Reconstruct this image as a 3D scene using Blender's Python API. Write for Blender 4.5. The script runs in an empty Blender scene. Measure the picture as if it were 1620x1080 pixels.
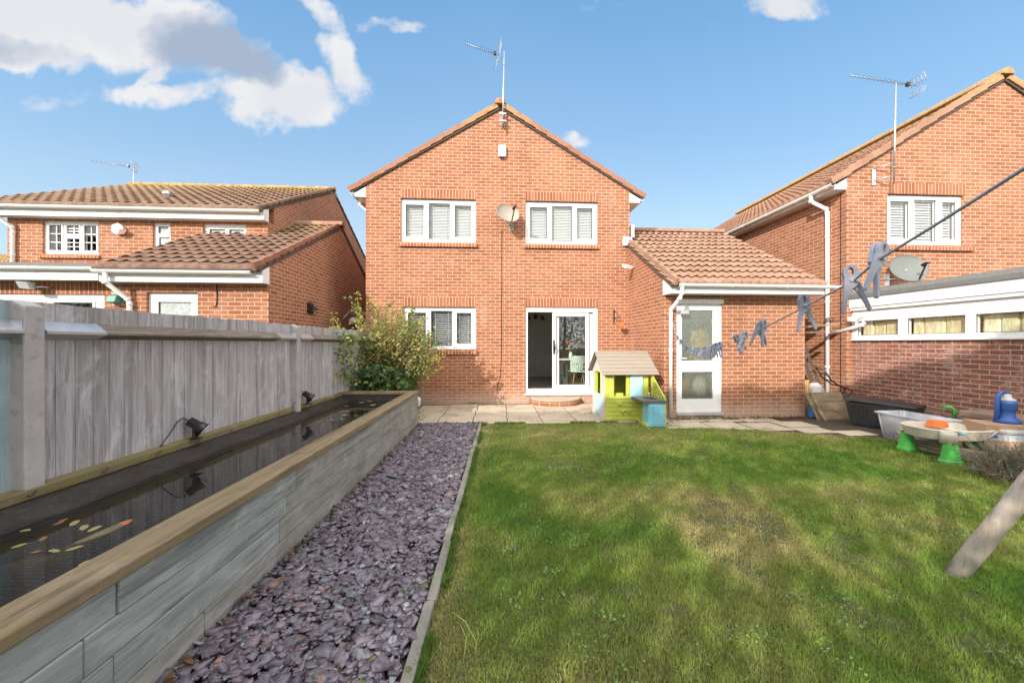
import bpy, bmesh, math, random
import numpy as np
from mathutils import Vector, Matrix

scn = bpy.context.scene
C = scn.collection
random.seed(7)
rng = np.random.default_rng(11)
R = math.radians

# ------------------------------------------------------------------ camera
cam_d = bpy.data.cameras.new('camera')
cam = bpy.data.objects.new('camera', cam_d)
C.objects.link(cam)
cam.location = (0, 0, 1.44)
YAW = math.atan(34 / 595)
cam.rotation_euler = (R(90), 0, -YAW)
cam_d.sensor_width = 36
cam_d.lens = 36 * 595 / 1620
cam_d.shift_y = 3 / 1620
cam_d.clip_start = 0.02
cam_d.clip_end = 3000
scn.camera = cam

# ------------------------------------------------------------------ sun and exposure
SUN = Vector((0.78, 1.0, -0.60)).normalized()          # travel direction of the light
sd = bpy.data.lights.new('sun', 'SUN')
sd.energy = 2.0
sd.angle = R(0.5)
sd.color = (1.0, 0.94, 0.86)
sun = bpy.data.objects.new('sun', sd)
C.objects.link(sun)
sun.rotation_euler = SUN.to_track_quat('-Z', 'Y').to_euler()
sun.location = (-8, -10, 12)
scn.view_settings.view_transform = 'Standard'
scn.view_settings.look = 'None'
scn.view_settings.gamma = 1.0
scn.view_settings.use_curve_mapping = False
scn.view_settings.exposure = 1.5

# ------------------------------------------------------------------ world: Nishita sky with clouds at fixed directions
class NT:
    """tiny helper round a node tree"""
    def __init__(s, tree):
        s.t = tree; s.n = tree.nodes; s.l = tree.links
    def new(s, kind, **kw):
        n = s.n.new(kind)
        for k, v in kw.items(): setattr(n, k, v)
        return n
    def link(s, a, b): s.l.new(a, b)
    def put(s, sock, v):
        if isinstance(v, bpy.types.NodeSocket): s.l.new(v, sock)
        elif isinstance(v, (tuple, list)) and len(v) == 3 and sock.type == 'RGBA': sock.default_value = (*v, 1)
        else: sock.default_value = v
    def math(s, op, a, b=0.0, c=0.0, clamp=False):
        n = s.n.new('ShaderNodeMath'); n.operation = op; n.use_clamp = clamp
        s.put(n.inputs[0], a); s.put(n.inputs[1], b)
        if len(n.inputs) > 2: s.put(n.inputs[2], c)
        return n.outputs[0]
    def mix(s, f, a, b, blend='MIX'):
        n = s.n.new('ShaderNodeMix'); n.data_type = 'RGBA'; n.blend_type = blend
        s.put(n.inputs[0], f); s.put(n.inputs[6], a); s.put(n.inputs[7], b)
        return n.outputs[2]
    def ramp(s, f, a, b, lo=0.0, hi=1.0):
        n = s.n.new('ShaderNodeMapRange'); n.interpolation_type = 'SMOOTHSTEP'
        s.put(n.inputs[0], f); s.put(n.inputs[1], a); s.put(n.inputs[2], b)
        s.put(n.inputs[3], lo); s.put(n.inputs[4], hi)
        return n.outputs[0]
    def noise(s, vec, scale, detail=3, rough=0.55, dist=0.0, col=False):
        n = s.n.new('ShaderNodeTexNoise'); n.inputs['Scale'].default_value = scale
        n.inputs['Detail'].default_value = detail; n.inputs['Roughness'].default_value = rough
        n.inputs['Distortion'].default_value = dist
        if vec is not None: s.l.new(vec, n.inputs['Vector'])
        return n.outputs['Color' if col else 'Fac']
    def mapping(s, vec, scale=(1, 1, 1), loc=(0, 0, 0), rot=(0, 0, 0)):
        n = s.n.new('ShaderNodeMapping'); n.inputs['Scale'].default_value = scale
        n.inputs['Location'].default_value = loc; n.inputs['Rotation'].default_value = rot
        s.l.new(vec, n.inputs['Vector'])
        return n.outputs[0]

world = bpy.data.worlds.new('World')
scn.world = world
world.use_nodes = True
W = NT(world.node_tree)
W.n.clear()
sky = W.new('ShaderNodeTexSky', sky_type='NISHITA')
sky.sun_disc = False
sky.sun_elevation = math.asin(-SUN.z)
sky.sun_rotation = math.atan2(-SUN.x, -SUN.y)
sky.air_density = 1.0
sky.dust_density = 0.7
sky.ozone_density = 1.6
tc = W.new('ShaderNodeTexCoord')
sep = W.new('ShaderNodeSeparateXYZ'); W.link(tc.outputs['Generated'], sep.inputs[0])
yy = W.math('MAXIMUM', sep.outputs[1], 0.02)
u = W.math('DIVIDE', sep.outputs[0], yy)
v = W.math('DIVIDE', sep.outputs[2], yy)
cv = W.new('ShaderNodeCombineXYZ'); W.put(cv.inputs[0], u); W.put(cv.inputs[1], v)
warp = W.noise(cv.outputs[0], 5.0, 4, 0.6, col=True)
sw = W.new('ShaderNodeSeparateXYZ'); W.link(warp, sw.inputs[0])
uw = W.math('MULTIPLY_ADD', W.math('SUBTRACT', sw.outputs[0], 0.5), 0.16, u)
vw = W.math('MULTIPLY_ADD', W.math('SUBTRACT', sw.outputs[1], 0.5), 0.16, v)
n1 = W.noise(cv.outputs[0], 7.0, 8, 0.62)
def cloud_dir(px, py):
    a = (px - 810) / 595; b = (543 - py) / 595
    x = a * math.cos(YAW) + math.sin(YAW); y = -a * math.sin(YAW) + math.cos(YAW)
    return x / y, b / y
# centre (as seen from the garden), half width, half height, weight, tilt
CL = [(60, 26, 190, 50, 1.25, 0.0), (20, 78, 120, 26, 1.0, 0.0), (235, 45, 110, 52, 1.1, .1), (330, 70, 90, 44, .95, -.25), (385, 100, 60, 34, .8, -.3),
      (250, 118, 55, 13, .75, .75), (270, 142, 95, 20, .72, .05), (452, 150, 88, 40, 1.15, .10), (405, 180, 50, 22, .95, .1), (548, 95, 32, 62, .85, .5), (515, 25, 52, 18, .70, -.6),
      (625, 34, 60, 10, .55, .0), (88, 152, 60, 18, .55, .3), (418, 80, 26, 13, .6, .8), (30, 165, 60, 12, .25, 0),
      (1245, 2, 62, 24, .80, .0), (1140, 38, 34, 13, .42, .0), (912, 212, 30, 15, .65, .0), (930, 10, 60, 12, .40, 0),
      (1040, 350, 60, 16, .30, 0), (640, 120, 60, 14, .30, .1)]
mask = None; gmask = None
GREY = {(235, 50), (330, 70), (385, 100), (20, 78), (250, 118)}
for px, py, w, h, s, tl in CL:
    cu, cvv = cloud_dir(px, py); hw = w / 595; hh = h / 595
    du = W.math('SUBTRACT', uw, cu); dv = W.math('SUBTRACT', vw, cvv)
    a_, b_ = math.cos(tl), math.sin(tl)
    p = W.math('MULTIPLY_ADD', du, a_ / hw, W.math('MULTIPLY', dv, b_ / hw))
    q = W.math('MULTIPLY_ADD', du, -b_ / hh, W.math('MULTIPLY', dv, a_ / hh))
    d = W.math('MULTIPLY_ADD', p, p, W.math('MULTIPLY', q, q))
    m = W.math('MULTIPLY', W.math('SUBTRACT', 1.0, W.math('MULTIPLY', d, 0.5), clamp=True), s)
    mask = m if mask is None else W.math('MAXIMUM', mask, m)
    if (px, py) in GREY:
        gm = W.math('MULTIPLY', W.math('SUBTRACT', 1.0, W.math('MULTIPLY', d, 0.42), clamp=True), {(20, 78): .75, (250, 118): .5}.get((px, py), 1.0))
        gmask = gm if gmask is None else W.math('MAXIMUM', gmask, gm)
dens = W.math('MULTIPLY_ADD', W.math('SUBTRACT', n1, 0.5), 1.3, mask)
alpha = W.math('MULTIPLY', W.ramp(dens, 0.30, 0.80), W.ramp(mask, 0.02, 0.25))
# light top / grey underside, from the density a little towards the sun
shn = W.noise(W.mapping(cv.outputs[0], loc=(0.05, -0.06, 0.3)), 4.2, 5, 0.5)
shade = W.ramp(W.math('MULTIPLY_ADD', shn, 1.0, W.math('MULTIPLY', mask, 0.22)), 0.52, 0.80)
shade = W.math('MAXIMUM', W.math('MULTIPLY', shade, 0.22), W.ramp(W.math('MULTIPLY_ADD', shn, 1.1, gmask), 0.85, 1.45))
ccol = W.mix(shade, (2.10, 2.10, 2.13), (0.95, 1.15, 1.50))
blue = W.mix(1.0, sky.outputs[0], (0.56, 0.71, 0.70), 'MULTIPLY')
el = W.math('MULTIPLY_ADD', W.math('ABSOLUTE', sep.outputs[0]), .16, sep.outputs[2])
grad = W.mix(W.ramp(el, 0.24, 0.56), (1.45, 1.80, 2.12), (0.74, 1.28, 1.98))
grad = W.mix(W.ramp(el, 0.50, 0.74), grad, (0.45, 1.00, 1.80))
blue = W.mix(0.80, blue, grad)
skyc = W.mix(alpha, blue, ccol)
# broken bright cloud, added unseen overhead and behind the garden to lift the shade
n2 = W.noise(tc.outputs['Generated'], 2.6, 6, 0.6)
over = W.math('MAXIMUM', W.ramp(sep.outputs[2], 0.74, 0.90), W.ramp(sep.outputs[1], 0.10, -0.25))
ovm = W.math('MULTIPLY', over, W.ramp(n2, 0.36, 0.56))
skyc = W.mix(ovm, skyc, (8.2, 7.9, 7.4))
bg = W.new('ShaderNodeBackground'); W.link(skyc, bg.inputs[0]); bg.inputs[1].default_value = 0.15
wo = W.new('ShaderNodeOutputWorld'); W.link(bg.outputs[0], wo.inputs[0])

# ------------------------------------------------------------------ mesh builder
class MB:
    def __init__(s): s.v = []; s.f = []; s.uvo = {}; s.smooth = set()
    def quad(s, *p, swap=False, smooth=False):
        i = len(s.v); s.v += [tuple(q) for q in p]; k = len(s.f)
        s.f.append(tuple(range(i, i + len(p))))
        if swap: s.uvo[k] = 1
        if smooth: s.smooth.add(k)
        return s
    poly = quad
    def box(s, x0, x1, y0, y1, z0, z1, swap=False):
        if x0 > x1: x0, x1 = x1, x0
        if y0 > y1: y0, y1 = y1, y0
        if z0 > z1: z0, z1 = z1, z0
        a = [(x0, y0, z0), (x1, y0, z0), (x1, y1, z0), (x0, y1, z0), (x0, y0, z1), (x1, y0, z1), (x1, y1, z1), (x0, y1, z1)]
        s.hexa(a, swap); return s
    def hexa(s, a, swap=False):
        i = len(s.v); s.v += [tuple(q) for q in a]
        for f in ((0, 3, 2, 1), (4, 5, 6, 7), (0, 1, 5, 4), (1, 2, 6, 5), (2, 3, 7, 6), (3, 0, 4, 7)):
            if swap: s.uvo[len(s.f)] = 1
            s.f.append(tuple(i + j for j in f))
        return s
    def bar(s, p, q, w, h, up=(0, 0, 1)):
        p = Vector(p); q = Vector(q); d = (q - p).normalized(); up = Vector(up)
        if abs(d.dot(up)) > .98: up = Vector((0, 1, 0))
        r = d.cross(up).normalized() * w / 2; t = r.cross(d).normalized() * h / 2
        s.hexa([p - r - t, p + r - t, q + r - t, q - r - t, p - r + t, p + r + t, q + r + t, q - r + t]); return s
    def tube(s, pts, r, n=8, cap=True, closed=False):
        pts = [Vector(p) for p in pts]; m = len(pts)
        rs = r if isinstance(r, (list, tuple)) else [r] * m
        rings = []; prev = None
        for i, p in enumerate(pts):
            if closed: d = pts[(i + 1) % m] - pts[i - 1]
            else: d = pts[min(i + 1, m - 1)] - pts[max(i - 1, 0)]
            d = d.normalized() if d.length > 1e-9 else Vector((0, 0, 1))
            if prev is None:
                a = Vector((0, 0, 1)) if abs(d.z) < .9 else Vector((1, 0, 0))
                x = d.cross(a).normalized()
            else:
                x = (prev - d * prev.dot(d)).normalized()
            prev = x; y = d.cross(x)
            st = len(s.v)
            for k in range(n):
                t = 2 * math.pi * k / n
                s.v.append(tuple(p + (x * math.cos(t) + y * math.sin(t)) * rs[i]))
            rings.append(st)
        for i in range(m if closed else m - 1):
            a = rings[i]; b = rings[(i + 1) % m]
            for k in range(n):
                s.smooth.add(len(s.f)); s.f.append((a + k, a + (k + 1) % n, b + (k + 1) % n, b + k))
        if cap and not closed:
            s.f.append(tuple(rings[0] + k for k in range(n))[::-1]); s.f.append(tuple(rings[-1] + k for k in range(n)))
        return s
    def lathe(s, c, prof, n=20, axis='z', ang=0):
        """prof: (radius, height) list"""
        c = Vector(c); rings = []
        for r_, h in prof:
            st = len(s.v)
            for k in range(n):
                t = 2 * math.pi * k / n + ang
                if axis == 'z': o = Vector((r_ * math.cos(t), r_ * math.sin(t), h))
                elif axis == 'y': o = Vector((r_ * math.cos(t), h, r_ * math.sin(t)))
                else: o = Vector((h, r_ * math.cos(t), r_ * math.sin(t)))
                s.v.append(tuple(c + o))
            rings.append(st)
        for a, b in zip(rings, rings[1:]):
            for k in range(n):
                s.smooth.add(len(s.f)); s.f.append((a + k, a + (k + 1) % n, b + (k + 1) % n, b + k))
        s.f.append(tuple(rings[0] + k for k in range(n))[::-1]); s.f.append(tuple(rings[-1] + k for k in range(n)))
        return s
    def prism(s, pts, vec, swap=False):
        """closed polygon pts extruded by vec"""
        vec = Vector(vec); n = len(pts); i = len(s.v)
        s.v += [tuple(p) for p in pts] + [tuple(Vector(p) + vec) for p in pts]
        fs = [tuple(i + k for k in range(n))[::-1], tuple(i + n + k for k in range(n))]
        fs += [(i + k, i + (k + 1) % n, i + n + (k + 1) % n, i + n + k) for k in range(n)]
        for f in fs:
            if swap: s.uvo[len(s.f)] = 1
            s.f.append(f)
        return s
    def build(s, name, m, parent=None, bevel=0, label=None, autosmooth=False):
        me = bpy.data.meshes.new(name)
        off = Vector((0, 0, 0)); p = parent
        while p is not None: off += p.location; p = p.parent
        V = [(a - off.x, b - off.y, c - off.z) for a, b, c in s.v]
        me.from_pydata(V, [], s.f)
        me.update()
        uv = me.uv_layers.new(name='uv')
        co = s.v
        for pl in me.polygons:
            nx, ny, nz = (abs(t) for t in pl.normal)
            sw = pl.index in s.uvo
            for li in pl.loop_indices:
                x, y, z = co[me.loops[li].vertex_index]
                if nz >= nx and nz >= ny: w = (x, y)
                elif nx > ny: w = (y, z)
                else: w = (x, z)
                uv.data[li].uv = (w[1], w[0]) if sw else w
            if pl.index in s.smooth: pl.use_smooth = True
        bm = bmesh.new(); bm.from_mesh(me); bmesh.ops.recalc_face_normals(bm, faces=bm.faces); bm.to_mesh(me); bm.free()
        o = bpy.data.objects.new(name, me)
        C.objects.link(o)
        if m is not None: me.materials.append(m)
        if parent: o.parent = parent
        if bevel:
            b = o.modifiers.new('bevel', 'BEVEL'); b.width = bevel; b.segments = 2; b.limit_method = 'ANGLE'; b.angle_limit = R(40)
        if label: o['label'] = label
        return o

def thing(name, label, cat, loc=(0, 0, 0), group=None):
    o = bpy.data.objects.new(name, None); C.objects.link(o)
    o.location = loc; o.empty_display_size = 0.1
    o['label'] = label; o['category'] = cat
    if group: o['group'] = group
    return o
def tag(o, label=None, cat=None, group=None, kind=None):
    if label: o['label'] = label
    if cat: o['category'] = cat
    if group: o['group'] = group
    if kind: o['kind'] = kind
    return o
def copy_thing(root, loc, label=None, group=None, rot=None, scale=None):
    r = root.copy(); C.objects.link(r); r.location = loc
    if rot is not None: r.rotation_euler = rot
    if scale is not None: r.scale = (scale,) * 3
    if label: r['label'] = label
    if group: r['group'] = group
    for ch in list(root.children):
        c = ch.copy(); C.objects.link(c); c.parent = r
        for g in list(ch.children):
            d = g.copy(); C.objects.link(d); d.parent = c
    return r
def fast_mesh(name, verts, faces_flat, nper, m, smooth=False, colors=None, parent=None):
    """numpy mesh: verts (N,3), faces_flat with nper corners each"""
    me = bpy.data.meshes.new(name)
    nv = len(verts); nl = len(faces_flat); nf = nl // nper
    me.vertices.add(nv); me.vertices.foreach_set('co', np.asarray(verts, dtype=np.float32).ravel())
    me.loops.add(nl); me.loops.foreach_set('vertex_index', np.asarray(faces_flat, dtype=np.int32))
    me.polygons.add(nf)
    me.polygons.foreach_set('loop_start', np.arange(0, nl, nper, dtype=np.int32))
    me.polygons.foreach_set('loop_total', np.full(nf, nper, dtype=np.int32))
    if smooth: me.polygons.foreach_set('use_smooth', np.ones(nf, dtype=bool))
    me.update(calc_edges=True); me.validate()
    if colors is not None:
        ca = me.color_attributes.new('tint', 'FLOAT_COLOR', 'POINT')
        c4 = np.ones((nv, 4), dtype=np.float32); c4[:, :3] = colors
        ca.data.foreach_set('color', c4.ravel())
    o = bpy.data.objects.new(name, me); C.objects.link(o); me.materials.append(m)
    if parent: o.parent = parent
    return o
# ------------------------------------------------------------------ materials
def new_mat(name):
    m = bpy.data.materials.new(name); m.use_nodes = True
    n = NT(m.node_tree); n.n.clear()
    b = n.new('ShaderNodeBsdfPrincipled'); o = n.new('ShaderNodeOutputMaterial')
    n.link(b.outputs[0], o.inputs[0])
    return m, n, b, o
def bump(n, b, h, strength=0.5, dist=0.01):
    k = n.new('ShaderNodeBump'); k.inputs['Strength'].default_value = strength; k.inputs['Distance'].default_value = dist
    n.link(h, k.inputs['Height']); n.link(k.outputs[0], b.inputs['Normal'])
def pos(n): return n.new('ShaderNodeNewGeometry').outputs['Position']
def uvc(n): return n.new('ShaderNodeTexCoord').outputs['UV']

def plain(name, col, rough=0.5, var=0.12, scale=6.0, bmp=0.15, metal=0.0, spec=0.5, dirt=None, fine=60):
    m, n, b, o = new_mat(name)
    p = pos(n)
    f = n.noise(p, scale, 5, 0.6)
    d = tuple(c * (1 - var * 2.0) for c in col); l = tuple(min(1, c * (1 + var)) for c in col)
    c = n.mix(f, d, l)
    if dirt:
        g = n.ramp(n.noise(p, scale * 2.3, 6, 0.65), 0.52, 0.75)
        c = n.mix(n.math('MULTIPLY', g, dirt[1]), c, dirt[0])
    n.link(c, b.inputs['Base Color'])
    r = n.math('MULTIPLY_ADD', n.math('SUBTRACT', f, 0.5), 0.25, rough)
    n.link(r, b.inputs['Roughness'])
    b.inputs['Metallic'].default_value = metal
    b.inputs['Specular IOR Level'].default_value = spec
    if bmp: bump(n, b, n.noise(p, fine, 3, 0.6), bmp, 0.004)
    return m

def brick_mat(name, c1, c2, mortar, old=False, bleach=True):
    m, n, b, o = new_mat(name)
    uv = uvc(n); p = pos(n)
    wob = n.noise(uv, 9.0, 2, 0.5, col=True)
    vm = n.new('ShaderNodeVectorMath', operation='MULTIPLY_ADD')
    n.link(wob, vm.inputs[0]); vm.inputs[1].default_value = (.004, .004, 0); n.link(uv, vm.inputs[2])
    bt = n.new('ShaderNodeTexBrick'); n.link(vm.outputs[0], bt.inputs['Vector'])
    bt.offset = 0.5
    bt.inputs['Scale'].default_value = 1.0
    bt.inputs['Brick Width'].default_value = 0.225; bt.inputs['Row Height'].default_value = 0.075
    bt.inputs['Mortar Size'].default_value = 0.0056; bt.inputs['Mortar Smooth'].default_value = 0.25
    bt.inputs['Bias'].default_value = 0.0
    bt.inputs['Color1'].default_value = (0, 0, 0, 1); bt.inputs['Color2'].default_value = (1, 1, 1, 1)
    bt.inputs['Mortar'].default_value = (.5, .5, .5, 1)
    per = bt.outputs['Color']; mf = bt.outputs['Fac']
    body = n.mix(per, c1, c2)
    # fired dark smudges on some bricks, stretched along the brick
    sm = n.noise(n.mapping(uv, (9, 26, 1)), 1.0, 3, 0.6)
    sel = n.noise(n.mapping(uv, (4.4, 13.3, 1), loc=(3, 5, 0)), 1.0, 0, 0.5)
    dk = n.math('MULTIPLY', n.ramp(sm, 0.46, 0.66), n.ramp(sel, 0.40, 0.58))
    body = n.mix(n.math('MULTIPLY', dk, 0.8), body, tuple(c * .50 for c in c1[:1]) + (c1[1] * .62, c1[2] * .80))
    if old:
        w = n.noise(n.mapping(uv, (14, 30, 1), loc=(1, 2, 0)), 1.0, 4, 0.7)
        wm = n.math('MULTIPLY', n.ramp(w, 0.50, 0.56), n.ramp(n.noise(n.mapping(uv, (2.2, 4.4, 1), loc=(5, 7, 0)), 1.0, 2, .5), .40, .55))
        body = n.mix(n.math('MULTIPLY', wm, .8), body, (.46, .39, .35))
        w2 = n.noise(n.mapping(uv, (4.4, 13.3, 1), loc=(9, 2, 0)), 1.0, 1, 0.5)
        body = n.mix(n.math('MULTIPLY', n.ramp(w2, 0.50, 0.57), .8), body, (.10, .065, .055))
    grain = n.noise(p, 55, 4, 0.7)
    body = n.mix(0.35, body, n.mix(grain, tuple(c * .55 for c in c1), tuple(min(1, c * 1.5) for c in c2)))
    big = n.noise(p, 0.9, 4, 0.6)
    body = n.mix(n.ramp(big, 0.35, 0.75, 0, .22), body, tuple(min(1, c * 1.25 + .04) for c in c2))
    mo = n.mix(n.noise(p, 14, 4, 0.6), tuple(c * .75 for c in mortar), tuple(min(1, c * 1.15) for c in mortar))
    c = n.mix(mf, body, mo)
    if bleach:
        sp = n.new('ShaderNodeSeparateXYZ'); n.link(p, sp.inputs[0])
        hz = n.math('MULTIPLY_ADD', n.noise(p, 3.0, 3, 0.6), 0.35, sp.outputs[2])
        low = n.ramp(hz, 0.22, 0.62, 0.5, 0.0)
        c = n.mix(low, c, (.56, .43, .34))
        vst = n.ramp(n.noise(n.mapping(p, (5.0, 5.0, .40)), 1.0, 5, .7), .54, .72, 0, .38); c = n.mix(vst, c, (.20, .105, .065))
        st = n.math('MULTIPLY', n.ramp(n.noise(n.mapping(p, (2.2, 2.2, 0.7)), 1.0, 5, 0.65), 0.55, 0.75), 0.30)
        c = n.mix(st, c, (.52, .38, .30))
    n.link(c, b.inputs['Base Color']); b.inputs['Roughness'].default_value = 0.9
    b.inputs['Specular IOR Level'].default_value = 0.25
    h = n.math('MULTIPLY_ADD', grain, 0.35, n.math('SUBTRACT', 1.0, mf))
    bump(n, b, h, 0.7, 0.006)
    return m

def wood_mat(name, base, dark, pale, axis='x', scale=1.0, green=None, rough=0.85):
    """weathered timber with grain along an axis"""
    m, n, b, o = new_mat(name)
    p = pos(n)
    st = {'x': (1.2, 22, 22), 'y': (22, 1.2, 22), 'z': (22, 22, 1.2)}[axis]
    st = tuple(s * scale for s in st)
    oi = n.new('ShaderNodeObjectInfo')
    g = n.noise(n.mapping(p, st), 1.0, 6, 0.68, 1.1)
    g2 = n.noise(n.mapping(p, tuple(s * 3.2 for s in st), loc=(4, 1, 2)), 1.0, 4, 0.6)
    big = n.noise(n.mapping(p, tuple(.28 * s for s in st)), 1.0, 4, 0.6)
    mid = n.noise(n.mapping(p, tuple(.42 * s for s in st), loc=(2, 9, 4)), 1.0, 6, 0.72, 0.8)
    c = n.mix(n.ramp(g, 0.25, 0.62, .25, 1.0), dark, base)
    c = n.mix(n.ramp(g2, 0.45, 0.75, 0, .35), c, pale)
    c = n.mix(n.ramp(mid, 0.50, 0.66, 0, .62), c, dark)
    c = n.mix(n.ramp(big, 0.50, 0.70, 0, .35), c, dark)
    c = n.mix(n.ramp(n.noise(n.mapping(p, tuple(.16 * s + 3.0 for s in st)), 1.0, 6, .72, .5), 0.48, .70, 0, .5), c, pale)
    c = n.mix(n.ramp(n.noise(n.mapping(p, tuple(.9 * s for s in st), loc=(11, 5, 8)), 1.0, 5, .7, .3), 0.58, .68, 0, .75), c, dark)
    kn = n.noise(n.mapping(p, tuple(s * .32 for s in st), loc=(7, 3, 5)), 1.0, 2, .5, .4)
    c = n.mix(n.ramp(kn, .66, .74, 0, .65), c, dark)
    if green:
        c = n.mix(n.ramp(n.noise(p, 3.1, 6, 0.68), 0.47, 0.70, 0, green[1]), c, green[0])
    n.link(c, b.inputs['Base Color']); b.inputs['Roughness'].default_value = rough
    b.inputs['Specular IOR Level'].default_value = 0.25
    bump(n, b, n.math('ADD', g, n.math('MULTIPLY', g2, .5)), 0.45, 0.004)
    return m

def tile_mat(name, a, bcol, lichen=(.46, .33, .10), lich=0.5, ridge_z=None):
    m, n, b, o = new_mat(name)
    p = pos(n)
    per = n.new('ShaderNodeTexVoronoi'); per.inputs['Scale'].default_value = 3.4; n.link(p, per.inputs['Vector'])
    sv = n.new('ShaderNodeSeparateColor'); n.link(per.outputs['Color'], sv.inputs[0])
    f = n.noise(p, 7, 5, 0.65)
    c = n.mix(n.math('MULTIPLY_ADD', sv.outputs[0], 0.55, n.math('MULTIPLY', f, 0.5)), a, bcol)
    c = n.mix(n.ramp(n.noise(p, 28, 4, .7), .5, .8, 0, .5), c, tuple(x * .45 for x in a))
    sp = n.new('ShaderNodeSeparateXYZ'); n.link(p, sp.inputs[0])
    lf = n.ramp(n.noise(p, 9, 6, 0.75), 0.56, 0.66)
    amt = n.math('MULTIPLY', lf, lich)
    if ridge_z:
        up = n.ramp(sp.outputs[2], ridge_z - 1.0, ridge_z + .05)
        amt = n.math('MAXIMUM', n.math('MULTIPLY', amt, 0.5), n.math('MULTIPLY', n.ramp(n.noise(p, 8, 6, 0.75), 0.36, 0.60), n.math('MULTIPLY', up, .6)))
    c = n.mix(amt, c, lichen)
    gl = n.ramp(n.noise(p, 16, 5, 0.7), 0.64, 0.70, 0, .7)
    c = n.mix(gl, c, (.55, .52, .45))
    n.link(c, b.inputs['Base Color']); b.inputs['Roughness'].default_value = 0.9
    b.inputs['Specular IOR Level'].default_value = 0.2
    bump(n, b, n.noise(p, 60, 4, .6), 0.3, 0.004)
    return m

def glass_mat(name, tint=(.93, .96, .95), refl=1.0):
    m, n, b, o = new_mat(name); n.n.remove(b)
    t = n.new('ShaderNodeBsdfTransparent'); t.inputs[0].default_value = (*tint, 1)
    g = n.new('ShaderNodeBsdfGlossy'); g.inputs['Roughness'].default_value = 0.02; g.inputs[0].default_value = (1, 1, 1, 1)
    ge = n.new('ShaderNodeNewGeometry'); dp = n.new('ShaderNodeVectorMath', operation='DOT_PRODUCT')
    n.link(ge.outputs['Normal'], dp.inputs[0]); n.link(ge.outputs['Incoming'], dp.inputs[1])
    fc = n.math('SUBTRACT', 1.0, n.math('ABSOLUTE', dp.outputs['Value']))
    k = n.math('MULTIPLY_ADD', n.math('POWER', fc, 4.0), .85, .07 * refl, clamp=True)
    bp = n.new('ShaderNodeBump'); bp.inputs['Strength'].default_value = .05; bp.inputs['Distance'].default_value = .01
    n.link(n.noise(pos(n), 2.5, 2, .5), bp.inputs['Height']); n.link(bp.outputs[0], g.inputs['Normal'])
    mx = n.new('ShaderNodeMixShader'); n.link(k, mx.inputs[0]); n.link(t.outputs[0], mx.inputs[1]); n.link(g.outputs[0], mx.inputs[2])
    n.link(mx.outputs[0], o.inputs[0])
    return m

M = {}
M['brick'] = brick_mat('orange_brick', (.215, .070, .036), (.385, .152, .082), (.64, .49, .335))
M['brick_old'] = brick_mat('reclaimed_brick', (.21, .065, .045), (.36, .145, .10), (.62, .47, .36), old=True)
M['tile'] = tile_mat('terracotta_tile', (.25, .14, .10), (.38, .235, .17), lich=.6)
M['tile_verge'] = tile_mat('verge_tile', (.25, .115, .075), (.35, .18, .125), lich=.3, ridge_z=7.15)
M['tile_dark'] = tile_mat('brown_tile', (.17, .11, .08), (.28, .19, .135), lich=.5, ridge_z=6.45)
M['tile_garage'] = tile_mat('brown_garage_tile', (.155, .092, .07), (.27, .175, .135), lich=.45, ridge_z=4.7)
M['upvc'] = plain('white_plastic', (.80, .80, .79), .32, .03, 3, .03, spec=.5)
M['upvc_dirty'] = plain('weathered_white_plastic', (.74, .74, .70), .4, .06, 5, .05, dirt=((.45, .46, .38), .25))
M['glass'] = glass_mat('clear_glass')
M['fence'] = wood_mat('weathered_fence', (.44, .415, .425), (.20, .18, .18), (.66, .64, .66), 'z', .8)
M['fence_rail'] = wood_mat('fence_rail_wood', (.22, .18, .15), (.10, .08, .065), (.33, .30, .27), 'y', green=((.10, .11, .05), .5))
M['post'] = plain('concrete_post', (.44, .41, .41), .95, .18, 7, .6, dirt=((.20, .18, .17), .6), fine=90)
M['sleeper'] = wood_mat('grey_green_sleeper', (.32, .345, .335), (.13, .138, .132), (.47, .505, .49), 'y', .9)
M['sleeper2'] = wood_mat('brown_grey_sleeper', (.30, .295, .265), (.12, .118, .105), (.43, .43, .40), 'y', .9, green=((.16, .16, .10), .4))
M['cap'] = wood_mat('brown_cap_board', (.225, .17, .105), (.11, .08, .05), (.33, .265, .18), 'y', 1.2, green=((.25, .19, .06), .5))
M['cap_back'] = wood_mat('mossy_back_board', (.21, .17, .09), (.10, .085, .04), (.30, .26, .14), 'y', .9, green=((.17, .17, .04), .85))
M['liner'] = plain('black_pond_liner', (.045, .036, .030), .6, .4, 14, .9, dirt=((.10, .08, .055), .7), fine=40)
M['net'] = plain('black_netting', (.012, .012, .012), .7, .1)
M['black'] = plain('black_plastic', (.02, .02, .021), .35, .1, 10, .1)
M['grey_peg'] = plain('grey_blue_plastic', (.29, .305, .375), .42, .08, 30, .1)
M['steel'] = plain('galvanised_steel', (.55, .57, .60), .4, .1, 12, .1, metal=.9)
M['alu'] = plain('aerial_aluminium', (.42, .42, .43), .45, .1, 12, .1, metal=.7)
M['dish'] = plain('beige_dish', (.36, .31, .25), .5, .06, 9, .08, dirt=((.33, .28, .22), .4))
M['dish_grey'] = plain('grey_dish', (.15, .16, .15), .5, .06, 9, .08)
M['plaster'] = plain('grey_interior_wall', (.72, .72, .69), .9, .03, 2, .05)
M['floor_in'] = wood_mat('brown_laminate', (.36, .29, .23), (.24, .19, .15), (.48, .41, .34), 'x', .6, rough=.35)
M['blind'] = plain('white_blind', (.58, .58, .57), .5, .02, 3, 0)
M['felt'] = plain('grey_roofing_felt', (.19, .19, .18), .95, .2, 20, .7, fine=160)
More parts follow.
